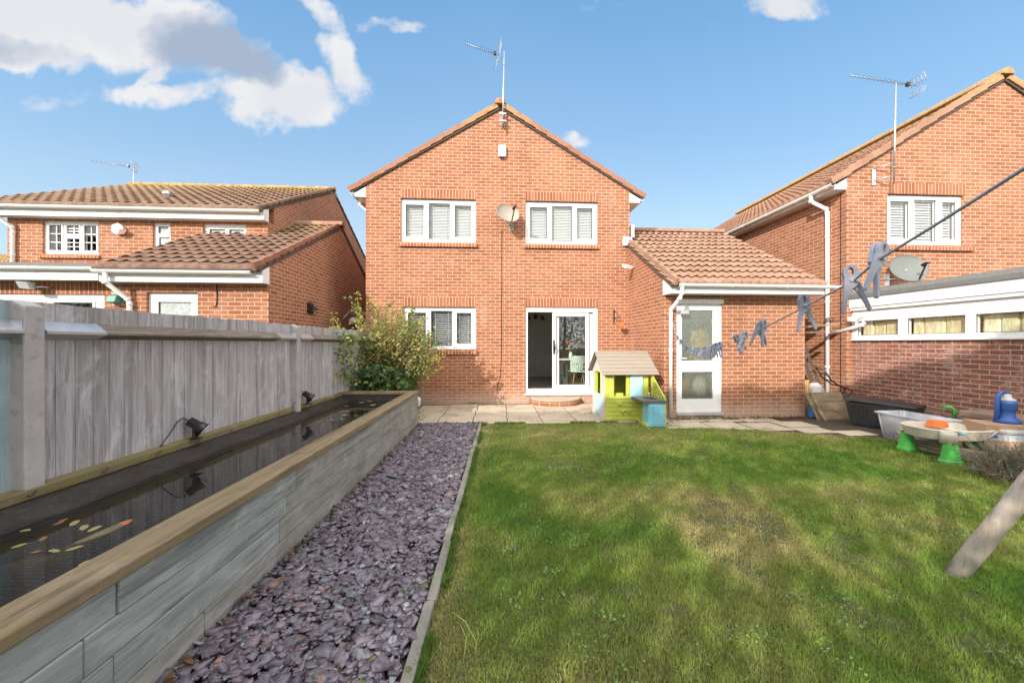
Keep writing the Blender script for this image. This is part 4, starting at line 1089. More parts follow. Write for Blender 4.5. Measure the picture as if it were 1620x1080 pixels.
r1 = tile_roof(nb, (NX0 - .30, NY - .04, nez + .055), (0, 1, 0), (1, 0, NK), 8.7, nsl, M['tile_r'], res=6, period=.17, amp=.03, lip=.04)
r2 = tile_roof(nb, (NX1 + .30, NY - .04, nez + .055), (0, 1, 0), (-1, 0, NK), 8.7, nsl, M['tile_r'], res=4)
verge(r1, (NX0 - .32, NY - .062, nez - .01), (NHC - .04, NY - .062, NA + .03), (0, -1, 0), M['tile_r'], h=.13, L=.42)
verge(r2, (NX1 + .32, NY - .062, nez - .01), (NHC + .04, NY - .062, NA + .03), (0, -1, 0), M['tile_r'], h=.13, L=.42)
ridge_tiles(r1, (NHC, NY - .10, NA + .17), (NHC, 15.8, NA + .17), M['tile_r'], r=.14)
for s_, X_ in ((-1, NX0), (1, NX1)):
    MB().prism([(X_, NY + .002, NE - .03), (X_ + s_ * .26, NY + .002, NE - .03 - .26 * NK), (X_ + s_ * .26, NY + .002, NE - .27), (X_, NY + .002, NE - .27)], (0, 8.2, 0)).build('eaves_box', M['upvc'], nb)
gutter(nb, (NX0 - .325, NY - .03, nez + .01), (NX0 - .325, 15.5, nez + .01), .058)
downpipe(nb, [(NX0 - .325, NY + .50, nez - .04), (NX0 - .325, NY + .50, nez - .16), (NX0 - .06, NY + .42, nez - .34), (NX0 - .045, NY + .40, nez - .45), (NX0 - .045, NY + .40, .02)], .040)
MB().box(NX0 - .012, NX0 - .001, NY + .125, NY + .135, -.05, NE - .3).build('movement_joint', M['black'], nb)
yb = yagi('tv_aerial', 'tv aerial on a long clamped mast in front of the right-hand house', (8.06, NY - .22, 4.62), (8.08, NY - .24, 6.63), (7.05, NY - .30, 6.70), (8.62, NY - .20, 6.62), .16, n_el=16, wide=.12)
mb = MB(); mb.tube([(7.86, NY - .002, 5.02), (8.08, NY - .22, 5.06)], .012, 6); mb.tube([(7.86, NY - .002, 4.78), (8.08, NY - .22, 4.80)], .012, 6); mb.box(7.82, 7.90, NY - .015, NY - .001, 4.68, 5.02); mb.build('wall_bracket', M['steel'], yb)
sat_dish('satellite_dish', 'grey satellite dish on the right-hand house just above its flat-roofed extension', (8.28, NY - .30, 2.93), (8.15, NY, 2.85), (-.20, -1, .45), .33, .30, M['dish_grey'], tilt=.4)

# flat roofed extension of the right-hand neighbour
fx = thing('flat_roof_extension', 'flat-roofed brick extension with three insulation-filled windows along its white top band', 'extension', (9.4, 4.5, 0))
SX = 7.40
ff = Fr((SX, NY - .005), (0, -1, 0), (1, 0, 0))   # u runs towards the camera
W3 = (.02, 3.9, 1.53, 2.00)
mb = MB(); wall(mb, ff, 0, 5.4, -.3, 1.52, [], t=.25); mb.build('wall', M['brick_old'], fx)
mb = MB(); ff.box(mb, .25, 5.15, -.3, 1.50, 3.3, 3.5); ff.box(mb, 5.15, 5.4, -.3, 2.0, .25, 3.5); mb.build('rear_wall', M['brick_old'], fx)
def fxw(yA, yB): return (NY - .005 - yA, NY - .005 - yB)
PW = [(*fxw(7.18, 6.42), 1.60, 1.885), (*fxw(6.27, 5.45), 1.60, 1.885), (*fxw(5.33, 4.50), 1.60, 1.885), (*fxw(4.38, 3.55), 1.60, 1.885)]
wf = window(fx, ff, .0, 4.2, 1.525, 2.03, [(*p, False) for p in PW], w=-.01, d=.08)
def wool():
    m, n, b_, o = new_mat('insulation_wool'); p = pos(n)
    f = n.noise(n.mapping(p, (3, 7, 2.5)), 1., 5, .7); g = n.noise(p, 40, 4, .7)
    c = n.mix(n.ramp(f, .3, .7), (.60, .47, .25), (.80, .73, .52)); c = n.mix(n.ramp(g, .4, .8, 0, .3), c, (.45, .33, .16))
    n.link(c, b_.inputs['Base Color']); b_.inputs['Roughness'].default_value = 1; bump(n, b_, f, 1., .05); return m
M['wool'] = wool()
for i, p in enumerate(PW):
    k = 6; u_ = p[0]; j = 0
    while u_ < p[1] - .02:
        wd = random.uniform(.16, .34); e = min(p[1], u_ + wd); dd = random.uniform(.0, .03)
        ff.box(MB(), u_ + .004, e - .004, 1.585, 1.90, .085 + dd, .20).build('insulation', M['wool'], fx, bevel=.03); u_ = e
MB().box(SX - .05, SX + .12, 3.0, NY - .006, 1.495, 1.528).build('window_sill', M['upvc'], fx, bevel=.005)
mb = MB(); mb.box(SX - .07, SX - .05, 1.8, NY - .006, 2.16, 2.36); mb.box(SX - .05, SX + .10, 1.8, NY - .006, 2.10, 2.16)
mb.build('fascia', M['upvc'], fx)
MB().box(SX - .0, SX + .08, 1.9, NY - .006, 2.03, 2.10).build('head_board', M['upvc'], fx)
mb = MB(); mb.prism([(SX - .095, NY - .006, 2.345), (SX - .095, NY - .006, 2.42), (SX - .06, NY - .006, 2.50), (SX + .05, NY - .006, 2.505), (SX + .30, NY - .006, 2.44), (SX + 3.5, NY - .006, 2.44), (SX + 3.5, NY - .006, 2.345)], (0, -5.6, 0)); mb.build('felt_roof', M['felt'], fx)
downpipe(fx, [(7.36, NY - .30, 1.86), (7.33, NY - .26, 1.80), (7.25, NY + .40, 1.62)], .034, clips=False)
fl = thing('floodlight', 'white floodlight at the left end of the extension windows', 'floodlight', (7.36, NY - .2, 1.95))
mb = MB(); mb.box(7.17, 7.30, NY - .20, NY - .12, 1.88, 1.97); mb.build('housing', M['upvc'], fl, bevel=.012)
mb = MB(); mb.tube([(7.28, NY - .16, 1.94), (7.36, NY - .25, 1.97), (7.44, NY - .30, 1.97)], .012, 6); mb.build('bracket', M['upvc_dirty'], fl)
# ------------------------------------------------------------------ left-hand neighbour house
AX0, AX1, AY = -10.62, -5.08, 8.9; AE = 4.22; ARY, ARZ = 12.5, 6.38
lh = thing('brick_house', 'orange brick house on the left with a long brown roof and georgian-barred window', 'house', (-8, AY, 0))
lf = Fr((0, AY), (1, 0, 0), (0, 1, 0))
LW = (-9.90, -8.72, 3.42, 4.16); LB = (-7.58, -7.20, 3.30, 4.16); LC = (-6.50, -5.55, 3.35, 4.16)
mb = MB(); wall(mb, lf, AX0, AX1, -.3, AE, [LW, LB, LC], t=.25)
mb.prism([(AX1 - .25, AY + .25, -.3), (AX1 - .25, 16.2, -.3), (AX1 - .25, 16.2, 4.55), (AX1 - .25, ARY, ARZ - .08), (AX1 - .25, AY + .25, 4.62)], (.25, 0, 0))
mb.prism([(AX0, AY + .25, -.3), (AX0, 16.2, -.3), (AX0, 16.2, AE), (AX0, ARY, ARZ - .08), (AX0, AY + .25, 4.62)], (.25, 0, 0))
mb.box(AX0, AX1, 16.2, 16.4, -.3, AE); mb.build('wall', M['brick'], lh)
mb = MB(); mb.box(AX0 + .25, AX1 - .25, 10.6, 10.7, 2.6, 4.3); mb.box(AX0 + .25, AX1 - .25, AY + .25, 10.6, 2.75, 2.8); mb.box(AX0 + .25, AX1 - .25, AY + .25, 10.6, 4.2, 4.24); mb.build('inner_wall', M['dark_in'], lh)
w3 = (LW[1] - LW[0] - .26) / 3
pn = []
for i in range(3):
    u_ = LW[0] + .07 + i * (w3 + .06)
    if i == 1: pn += [(u_ + .02, u_ + w3 - .02, LW[3] - .28, LW[3] - .09, True), (u_ + .02, u_ + w3 - .02, LW[2] + .09, LW[3] - .38, False)]
    else: pn.append((u_ + .02, u_ + w3 - .02, LW[2] + .09, LW[3] - .09, True))
window(lh, lf, *LW, pn[:1], bars=None) if False else None
wm = window(lh, lf, *LW, pn, bars=(2, 3))
brick_sill(lh, lf, LW[0] - .05, LW[1] + .04, LW[2] - .10, LW[2] - .01)
M['frost2'] = plain('pebbled_obscure_glass', (.50, .54, .54), .12, .35, 28, .5, fine=45)
window(lh, lf, *LB, [(LB[0] + .09, LB[1] - .05, LB[2] + .06, LB[3] - .32, False), (LB[0] + .08, LB[1] - .07, LB[3] - .24, LB[3] - .08, True)], glass='frost2')
window(lh, lf, *LC, [(LC[0] + .11, LC[0] + .46, LC[2] + .06, LC[3] - .12, True), (LC[0] + .54, LC[1] - .08, LC[2] + .06, LC[3] - .12, True)], glass='frost2')
alen = math.hypot(ARY - AY + .28, ARZ - 4.36)
r1 = tile_roof(lh, (AX0 - .70, AY - .28, 4.40), (1, 0, 0), (0, ARY - AY + .28, ARZ - 4.40), AX1 - AX0 + .72, alen, M['tile_dark'], gauge=.28, period=.24, amp=.042, lip=.05, skew=.6)
r2 = tile_roof(lh, (AX0 - .70, 16.7, 4.40), (1, 0, 0), (0, ARY - 16.7, ARZ - 4.40), AX1 - AX0 + .72, alen, M['tile_dark'], gauge=.32, period=.30, res=4)
verge(r1, (AX1 - .006, AY - .26, 4.34), (AX1 - .006, ARY, ARZ - .03), (1, 0, 0), M['tile_dark'], h=.13, w=.06)
verge(r2, (AX1 - .006, 16.6, 4.34), (AX1 - .006, ARY, ARZ - .03), (1, 0, 0), M['tile_dark'], h=.13, w=.06)
ridge_tiles(r1, (AX0 - .70, ARY, ARZ + .07), (AX1 + .05, ARY, ARZ + .07), M['tile_dark'], r=.12)
mb = MB(); mb.box(AX0 - .66, AX1, AY - .20, AY - .18, 4.20, 4.40); mb.box(AX0 - .66, AX1, AY - .18, AY, 4.205, 4.22)
mb.prism([(AX1 + .001, AY - .20, 4.20), (AX1 + .001, AY + .0, 4.20), (AX1 + .001, AY + .0, 4.50), (AX1 + .001, AY - .20, 4.42)], (.02, 0, 0)); mb.build('fascia', M['upvc_dirty'], lh)
gutter(lh, (AX0 - .68, AY - .265, 4.40), (AX1 - .02, AY - .265, 4.385), .058, mat='upvc_dirty')
downpipe(lh, [(AX0 - .02, AY - .265, 4.34), (AX0 - .02, AY - .24, 4.22), (AX0 + .17, AY - .06, 3.98), (AX0 + .17, AY - .05, 3.85), (AX0 + .17, AY - .05, 2.5)], .036, mat='upvc_dirty')
vp = thing('roof_flue', 'grey metal flue pipe with a white cowl standing on the brown roof', 'flue', (-7.95, 9.75, 4.9))
mb = MB(); mb.lathe((-7.95, 9.72, 4.72), [(.075, 0), (.075, .36), (.09, .37), (.09, .41), (.075, .42), (.06, .47)], 16); mb.build('pipe', M['steel'], vp)
mb = MB(); mb.hexa([(-8.25, 9.50, 4.80), (-7.75, 9.50, 4.80), (-7.75, 9.85, 5.0), (-8.25, 9.85, 5.0), (-8.25, 9.50, 4.82), (-7.75, 9.50, 4.82), (-7.75, 9.85, 5.02), (-8.25, 9.85, 5.02)]); mb.build('flashing', M['upvc_dirty'], vp)
yc = yagi('tv_aerial', 'distant tv aerial above the ridge of the left-hand house', (-11.3, 12.6, 6.2), (-11.3, 12.6, 7.05), (-12.45, 12.5, 7.14), (-11.26, 12.6, 7.03), .12, n_el=9, wide=.16)
bx = thing('burglar_alarm', 'cream and red-brown hexagonal alarm box on the left-hand house', 'alarm box', (-8.2, AY, 3.95))
def hexb(cx, cz, r_, y0, y1, mat, nm, half=None):
    pts = [(cx + r_ * math.cos(R(60 * k + 20)), y0, cz + r_ * .95 * math.sin(R(60 * k + 20))) for k in range(6)]
    MB().prism(pts, (0, y1 - y0, 0)).build(nm, mat, bx, bevel=.01)
M['maroon'] = plain('maroon_plastic', (.25, .09, .06), .5, .1)
hexb(-8.27, 3.98, .14, AY - .08, AY - .001, M['upvc_dirty'], 'cover'); MB().hexa([(-8.24, AY - .095, 3.84), (-8.10, AY - .095, 3.86), (-8.10, AY - .082, 3.86), (-8.24, AY - .082, 3.84), (-8.20, AY - .095, 3.98), (-8.04, AY - .095, 3.95), (-8.04, AY - .082, 3.95), (-8.20, AY - .082, 3.98)]).build('badge', M['maroon'], bx)

# ------------------------------------------------------------------ the left neighbour's garage
TX0, TX1, TY = -6.56, -3.93, 6.9; TRY, TRZ = 10.15, 4.50; TEZ = 2.67
tg = thing('brick_garage', 'brick garage with a brown tiled gable roof behind the grey fence', 'garage', (-5.5, TY, 0))
tf = Fr((0, TY), (1, 0, 0), (0, 1, 0)); TD = (-5.98, -5.13, .1, 2.33)
mb = MB(); wall(mb, tf, TX0, TX1, -.3, 2.50, [TD], t=.22)
for X_ in (TX0, TX1 - .22):
    mb.prism([(X_, TY + .22, -.3), (X_, 13.4, -.3), (X_, 13.4, 2.80), (X_, TRY, TRZ - .06), (X_, TY + .22, 2.90)], (.22, 0, 0))
mb.prism([(TX1 - .001, TY, 2.50), (TX1 - .001, TY + .22, 2.50), (TX1 - .001, TY + .22, 2.90), (TX1 - .001, TY, 2.80)], (TX0 - TX1 + .002, 0, 0))
mb.box(TX0, TX1, 13.4, 13.6, -.3, 2.55); mb.build('wall', M['brick'], tg)
tl = math.hypot(TRY - 6.60, TRZ - TEZ)
r1 = tile_roof(tg, (TX0 - .03, 6.60, TEZ + .02), (1, 0, 0), (0, TRY - 6.60, TRZ - TEZ), TX1 - TX0 + .05, tl, M['tile_garage'], gauge=.27, period=.22, amp=.042, lip=.046, skew=.6)
r2 = tile_roof(tg, (TX0 - .03, 13.7, TEZ + .02), (1, 0, 0), (0, TRY - 13.7, TRZ - TEZ), TX1 - TX0 + .05, tl, M['tile_garage'], res=4)
verge(r1, (TX1 - .004, 6.58, TEZ - .03), (TX1 - .004, TRY, TRZ - .06), (1, 0, 0), M['tile_verge'], h=.15, w=.055)
verge(r2, (TX1 - .004, 13.7, TEZ - .03), (TX1 - .004, TRY, TRZ - .06), (1, 0, 0), M['tile_verge'], h=.15, w=.055)
ridge_tiles(r1, (TX0 - .02, TRY, TRZ + .08), (TX1 + .07, TRY, TRZ + .08), M['tile'], r=.13)
mb = MB(); mb.box(TX0, TX1, 6.70, 6.72, 2.48, 2.68); mb.box(TX0, TX1, 6.72, TY, 2.485, 2.50)
mb.prism([(TX1 + .001, 6.70, 2.48), (TX1 + .001, TY, 2.48), (TX1 + .001, TY, 2.80), (TX1 + .001, 6.70, 2.69)], (.018, 0, 0)); mb.build('fascia', M['upvc'], tg)
gutter(tg, (TX0 - .02, 6.635, 2.665), (TX1 - .12, 6.635, 2.66), .057)
downpipe(tg, [(-6.40, 6.635, 2.61), (-6.40, 6.635, 2.46), (-6.23, TY - .06, 2.20), (-6.21, TY - .05, 2.12), (-6.21, TY - .05, .05)], .038)
window(tg, tf, *TD, [(TD[0] + .15, TD[1] - .14, 1.2, 2.17, False), (TD[0] + .15, TD[1] - .14, .3, 1.0, False)], name='door', glass='frost2')
vt = thing('vent_cowl', 'green plastic vent cowl on the brickwork above the fence', 'vent', (-6.75, TY, 2.1))
MB().prism([(-6.52, TY - .002, 2.12), (-6.52, TY - .15, 2.14), (-6.50, TY - .13, 2.25), (-6.48, TY - .002, 2.30)], (.15, 0, 0)).build('cowl', plain('green_plastic', (.10, .25, .18), .5, .1), vt, bevel=.01)
MB().box(-6.54, -6.35, TY - .012, TY - .001, 2.10, 2.31).build('back_plate', M['lead'], vt)
tag(MB().tube([(-4.80, TY - .012, 2.47), (-4.80, TY - .012, 2.16), (-4.82, TY - .015, 2.08), (-4.86, TY - .015, 2.10)], .009, 6).build('cable', M['black']), 'black cable hanging down the front of the garage under its eaves', 'cable')
tl_ = thing('wall_bracket', 'black metal bracket fixed on the shaded side wall of the garage', 'bracket', (TX1, 8.5, 2.2))
mb = MB(); mb.box(TX1 + .001, TX1 + .02, 8.3, 8.55, 2.08, 2.32); mb.tube([(TX1 + .01, 8.35, 2.12), (TX1 + .16, 8.45, 2.18), (TX1 + .05, 8.72, 2.22)], .014, 6); mb.tube([(TX1 + .01, 8.35, 2.30), (TX1 + .16, 8.45, 2.18)], .012, 6); mb.build('arm', M['black'], tl_)
ll = thing('wall_lamp', 'white outside lamp on the garage side wall behind the bush', 'lamp', (TX1, 10.4, 2.1))
MB().lathe((TX1 + .14, 10.6, 1.95), [(.05, 0), (.10, .06), (.10, .14), (.04, .20)], 14).build('shade', M['upvc_dirty'], ll); MB().tube([(TX1 + .001, 10.2, 2.05), (TX1 + .16, 10.45, 2.38)], .014, 6).build('arm', M['steel'], ll)

# flat roofed part with folding doors, far left
fe = thing('flat_roof_extension', 'flat-roofed extension with white folding doors and a soldier brick band at the left edge', 'extension', (-9, TY, 0))
ef = Fr((0, TY + .05), (1, 0, 0), (0, 1, 0)); BF = (-10.4, -6.86, .05, 2.29)
mb = MB(); wall(mb, ef, -11.5, TX0, -.3, 2.29, [(-10.4, -6.72, .05, 2.29)], t=.25); mb.box(-11.5, -11.25, TY + .3, 8.89, -.3, 2.52); mb.build('wall', M['brick'], fe)
o = soldier(fe, ef, -11.5, TX0 - .005, 2.29, 2.515)
MB().box(-11.5, TX0 - .005, TY + .07, TY + .29, 2.29, 2.515).build('lintel_core', M['timber_dark'], fe)
pn = []; u_ = -10.02
window(fe, ef, -10.4, -6.72, .05, 2.285, [(u_ + .06 + i * .80, u_ + .70 + i * .80, .2, 2.15, True) for i in range(4)], name='folding_door', w=.02)
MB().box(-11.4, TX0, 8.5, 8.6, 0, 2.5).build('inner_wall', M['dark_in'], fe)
mb = MB(); mb.box(-11.6, TX0 - .022, 6.70, 6.72, 2.50, 2.68); mb.box(-11.6, TX0 - .01, 6.72, TY + .3, 2.516, 2.53); mb.build('fascia', M['upvc'], fe)
MB().box(-11.6, TX0 - .05, 6.67, 8.88, 2.66, 2.78).build('felt_roof', M['felt'], fe)
gutter(fe, (-11.6, 6.655, 2.71), (TX0 - .03, 6.655, 2.705), .055)
sl_ = thing('floodlight', 'silver floodlight under the flat roof above the folding doors', 'floodlight', (-7.7, TY, 2.4))
MB().hexa([(-7.86, TY - .16, 2.36), (-7.68, TY - .16, 2.34), (-7.68, TY - .10, 2.34), (-7.86, TY - .10, 2.36), (-7.88, TY - .20, 2.47), (-7.70, TY - .20, 2.45), (-7.68, TY - .08, 2.47), (-7.86, TY - .08, 2.49)]).build('housing', M['lead'], sl_, bevel=.006)
MB().tube([(-7.72, TY - .12, 2.38), (-7.60, TY - .06, 2.40), (-7.56, TY + .045, 2.40)], .014, 6).build('bracket', M['steel'], sl_)
# a roof far behind
dh = thing('distant_house', 'small brown roofed house in the distance at the left edge', 'house', (-40, 30, 0))
MB().box(-46, -35.9, 30, 38, -.3, 7.3).build('wall', M['brick'], dh)
tile_roof(dh, (-46.3, 29.6, 7.3), (1, 0, 0), (0, 4.4, 1.6), 10.6, 4.7, M['tile_dark'], res=4, period=.3)
tile_roof(dh, (-46.3, 38.4, 7.3), (1, 0, 0), (0, -4.4, 1.6), 10.6, 4.7, M['tile_dark'], res=4, period=.3)
# ------------------------------------------------------------------ raised timber pond
FX = lambda y: -2.80 + .038 * y           # fence line
pond = thing('raised_pond', 'long raised koi pond of grey timber sleepers with a brown cap board', 'pond', (-2.0, 3.4, 0))
YE = 6.67
def strip(mb, y0, y1, off0, off1, z0, z1, X=XO):
    a, b = X(y0), X(y1)
    mb.hexa([(a + off0, y0, z0), (a + off1, y0, z0), (b + off1, y1, z0), (b + off0, y1, z0), (a + off0, y0, z1), (a + off1, y0, z1), (b + off1, y1, z1), (b + off0, y1, z1)])
rows = [(.428, .560, [-.9, 1.485, 2.71, 4.55, YE - .05]), (.290, .426, [-.9, 1.37, 2.60, 4.2, 5.6, YE - .05]), (.145, .288, [-.9, 1.47, 2.52, 3.9, 5.2, YE - .05]), (-.05, .143, [-.9, 1.9, 3.3, 5.0, YE - .05])]
for ri, (z0, z1, js) in enumerate(rows):
    for i, (a, b) in enumerate(zip(js, js[1:])):
        j = random.uniform(-.003, .005); mb = MB(); strip(mb, a + .003, b - .003, -.12 + j, -.022 + j, z0, z1)
        mb.build('sleeper', M['sleeper' if (b < 2.75 and ri != 3) else 'sleeper2'], pond, bevel=.006)
js = [-.9, 2.93, 4.9, YE + .02]
for i, (a, b) in enumerate(zip(js, js[1:])):
    mb = MB(); j = .004 * (i % 2); strip(mb, a + .002, b - .002, -.172 + j, 0 + j * .5, .562, .612 + j * .5); mb.build('cap_board', M['cap'], pond, bevel=.007)
mb = MB(); mb.box(-2.56, XO(YE) - .195, YE - .13, YE + .02, .565, .61); mb.build('end_cap_board', M['cap'], pond, bevel=.006)
mb = MB(); mb.box(-2.56, -1.27, YE - .06, YE + .0, 0, .563); mb.build('end_sleeper', M['sleeper2'], pond)
bi = lambda y: -2.665 + .022 * y
mb = MB(); y = -.9
while y < YE:
    e = min(y + 2.4, YE + .02); mb = MB(); mb.hexa([(FX(y) + .01, y, .55), (bi(y), y, .55), (bi(e), e - .004, .55), (FX(e) + .01, e - .004, .55), (FX(y) + .01, y, .615), (bi(y), y, .608), (bi(e), e - .004, .608), (FX(e) + .01, e - .004, .615)])
    mb.build('back_cap_board', M['cap_back'], pond, bevel=.008); y += 2.4
# hooks for the net
for i in range(13):
    y = 1.5 + i * .40; x = bi(y) + .004; z = .582
    MB().tube([(x, y + .02, z + .008), (x + .006, y + .012, z + .014), (x + .008, y, z + .006), (x + .008, y - .012, z - .006), (x + .008, y - .024, z - .006), (x + .006, y - .028, z + .004)], .0028, 5).build('net_hook', M['black'], pond)
# liner: rolled edge under the back cap, inside faces
mb = MB(); ny = 90; prof = [(0, .548), (.035, .545), (.075, .525), (.10, .495), (.135, .475), (.15, .44), (.155, .12)]
vv = []
for i in range(ny + 1):
    y = -.9 + (YE - .06 + .9) * i / ny; w_ = .012 * math.sin(y * 3.1) + .012 * math.sin(y * 7.7 + 1) + .008 * math.sin(y * 19)
    for k, (dx_, z) in enumerate(prof): vv.append((bi(y) - .02 + dx_ + (w_ if 0 < k < 6 else 0), y, z + (.008 * math.sin(y * 11 + k) if 1 < k < 5 else 0)))
np_ = len(prof)
for i in range(ny):
    for k in range(np_ - 1): q = i * np_ + k; mb.quad(vv[q], vv[q + 1], vv[q + 1 + np_], vv[q + np_], smooth=True)
mb.build('liner_fold', M['liner'], pond)
mb = MB(); strip(mb, -.9, YE - .07, -.19, -.122, .08, .561); mb.box(-2.52, XO(YE) - .19, YE - .115, YE - .062, .08, .563); mb.box(-2.75, -1.4, -.9, YE - .06, .06, .08); mb.build('liner', M['liner'], pond)
# net draped along the back and over the water
mb = MB(); r_ = .0009
def zn(x, y):
    t = (x - bi(y)) / (XO(y) - .2 - bi(y)); return .556 - .075 * math.sin(math.pi * min(1, max(0, t))) 
gy_ = np.arange(.9, YE - .14, .026)
for y in gy_:
    x0_, x1_ = bi(y) + .005, XO(y) - .20; pr = [(x0_ + (x1_ - x0_) * k / 5, y) for k in range(6)]
    for (xa, ya), (xb, yb) in zip(pr, pr[1:]):
        za, zb_ = zn(xa, ya), zn(xb, yb); mb.quad((xa, ya - r_, za), (xa, ya + r_, za), (xb, yb + r_, zb_), (xb, yb - r_, zb_))
for k in range(40):
    t = (k + .5) / 40; ysg = np.linspace(.9, YE - .14, 24)
    for ya, yb in zip(ysg, ysg[1:]):
        xa = bi(ya) + .005 + (XO(ya) - .205 - bi(ya)) * t; xb = bi(yb) + .005 + (XO(yb) - .205 - bi(yb)) * t; za, zb_ = zn(xa, ya), zn(xb, yb)
        mb.quad((xa - r_, ya, za), (xa + r_, ya, za), (xb + r_, yb, zb_), (xb - r_, yb, zb_))
mb.build('net', M['net'], pond)
# water
def water():
    m, n, b, o = new_mat('dark_pond_water'); n.n.remove(b)
    p = pos(n)
    t = n.new('ShaderNodeBsdfTransparent'); t.inputs[0].default_value = (.55, .52, .38, 1)
    g = n.new('ShaderNodeBsdfGlossy'); g.inputs['Roughness'].default_value = .015
    df = n.new('ShaderNodeBsdfDiffuse'); df.inputs[0].default_value = (.03, .028, .02, 1)
    bp = n.new('ShaderNodeBump'); bp.inputs['Strength'].default_value = .10; bp.inputs['Distance'].default_value = .01
    n.link(n.noise(p, 6, 3, .5), bp.inputs['Height']); n.link(bp.outputs[0], g.inputs['Normal'])
    fr = n.new('ShaderNodeFresnel'); fr.inputs[0].default_value = 1.33; n.link(bp.outputs[0], fr.inputs['Normal'])
    m0 = n.new('ShaderNodeMixShader'); m0.inputs[0].default_value = .22; n.link(t.outputs[0], m0.inputs[1]); n.link(df.outputs[0], m0.inputs[2])
    m1 = n.new('ShaderNodeMixShader'); n.link(n.math('MULTIPLY_ADD', fr.outputs[0], 1.5, .09, clamp=True), m1.inputs[0]); n.link(m0.outputs[0], m1.inputs[1]); n.link(g.outputs[0], m1.inputs[2])
    n.link(m1.outputs[0], o.inputs[0]); return m
mb = MB(); nseg = 1
mb.quad((bi(-.9) + .10, -.9, .458), (XO(-.9) - .17, -.9, .458), (XO(YE) - .17, YE - .10, .458), (bi(YE) + .10, YE - .10, .458))
wo_ = mb.build('water', water()); tag(wo_, kind='structure')
# koi
M['koi'] = plain('orange_koi', (.62, .20, .06), .35, .3, 14, .1, dirt=((.75, .55, .40), .7)); M['koi2'] = plain('olive_koi', (.20, .17, .08), .4, .3, 14, .1)
def koi(label, p, ang, L, mat, z=.425, head=False):
    t = thing('koi_fish', label, 'fish', (p[0], p[1], z), 'koi in the raised pond')
    c, s_ = math.cos(ang), math.sin(ang)
    pts = []; rs = []
    for i in range(11):
        u_ = i / 10; x = (u_ - .5) * L; b_ = .02 * math.sin(u_ * 4.2); rs.append(L * .13 * max(.16, math.sin(math.pi * min(.96, u_ * .80 + .10)) ** .9 * (1 - .35 * u_)))
        pts.append((p[0] + x * c - b_ * s_, p[1] + x * s_ + b_ * c, z))
    MB().tube(pts, rs, 12).build('body', mat, t)
    if head: MB().tube([Vector(q_) + Vector((0, 0, .004)) for q_ in pts[:4]], [r_ * k_ for r_, k_ in zip(rs[:4], (.9, 1.03, 1.03, .8))], 12).build('head_patch', M['koi'], t)
    q = pts[-1]; tw = L * .07
    MB().poly(q, (q[0] + c * L * .22 - s_ * tw, q[1] + s_ * L * .22 + c * tw, z + .01), (q[0] + c * L * .14, q[1] + s_ * L * .14, z), (q[0] + c * L * .22 + s_ * tw, q[1] + s_ * L * .22 - c * tw, z + .01)).build('tail_fin', mat, t)
    for sg in (1, -1):
        q = pts[3]; MB().poly(q, (q[0] + c * .02 - s_ * sg * L * .12, q[1] + s_ * .02 + c * sg * L * .12, z - .01), (q[0] + c * L * .14 - s_ * sg * L * .08, q[1] + s_ * L * .14 + c * sg * L * .08, z - .01)).build('pectoral_fin', mat, t)
    return t
koi('orange-headed koi swimming near the surface beside the near cap board', (-2.03, 2.06), R(-97), .38, M['koi2'], .430, head=True)
koi('dim olive koi under the water just behind the orange koi', (-2.12, 1.86), R(215), .30, M['koi2'], .42)
koi('pale koi under the water far along the pond', (-1.78, 4.35), R(195), .26, M['koi'], .41)
# floating leaves
lv = ((100, 822), (118, 826), (150, 835), (92, 827), (133, 833), (40, 838), (68, 851), (30, 862), (86, 870), (56, 872), (135, 889), (118, 866), (560, 633), (572, 636), (590, 640), (548, 650), (540, 662), (524, 664), (507, 667), (545, 656), (585, 634), (612, 631), (600, 633), (548, 642))
M['pale_leaf'] = plain('yellow_fallen_leaf', (.42, .36, .16), .6, .25, 40, .1); M['brown_leaf'] = plain('brown_fallen_leaf', (.30, .15, .06), .6, .25, 40, .1)
for i, (px, py) in enumerate(lv):
    a = (px - 810) / 595; b = (543 - py) / 595; k = (.462 - 1.44) / b
    x = (a * math.cos(YAW) + math.sin(YAW)) * k; y = (-a * math.sin(YAW) + math.cos(YAW)) * k
    s_ = random.uniform(.012, .024) * (1.8 if i > 11 else 1); t = random.uniform(0, 3.1); mb = MB()
    P = [(math.cos(q) * s_ * 1.5, math.sin(q) * s_ * .7) for q in (0, .7, 1.4, 2.2, 3.14, 4.0, 4.8, 5.6)]
    mb.prism([(x + u_ * math.cos(t) - w_ * math.sin(t), y + u_ * math.sin(t) + w_ * math.cos(t), .4595 + .002 * math.sin(j)) for j, (u_, w_) in enumerate(P)], (0, 0, .0012))
    o = mb.build('fallen_leaf', M['pale_leaf' if i % 3 else 'brown_leaf'])
    near = i < 12
    tag(o, ('small yellow leaf floating on the near end of the pond' if i % 3 else 'small brown leaf floating on the near end of the pond') if near else ('yellow leaf floating at the far end of the pond' if i % 3 else 'brown leaf floating at the far end of the pond'), 'leaf', 'leaves floating on the pond')
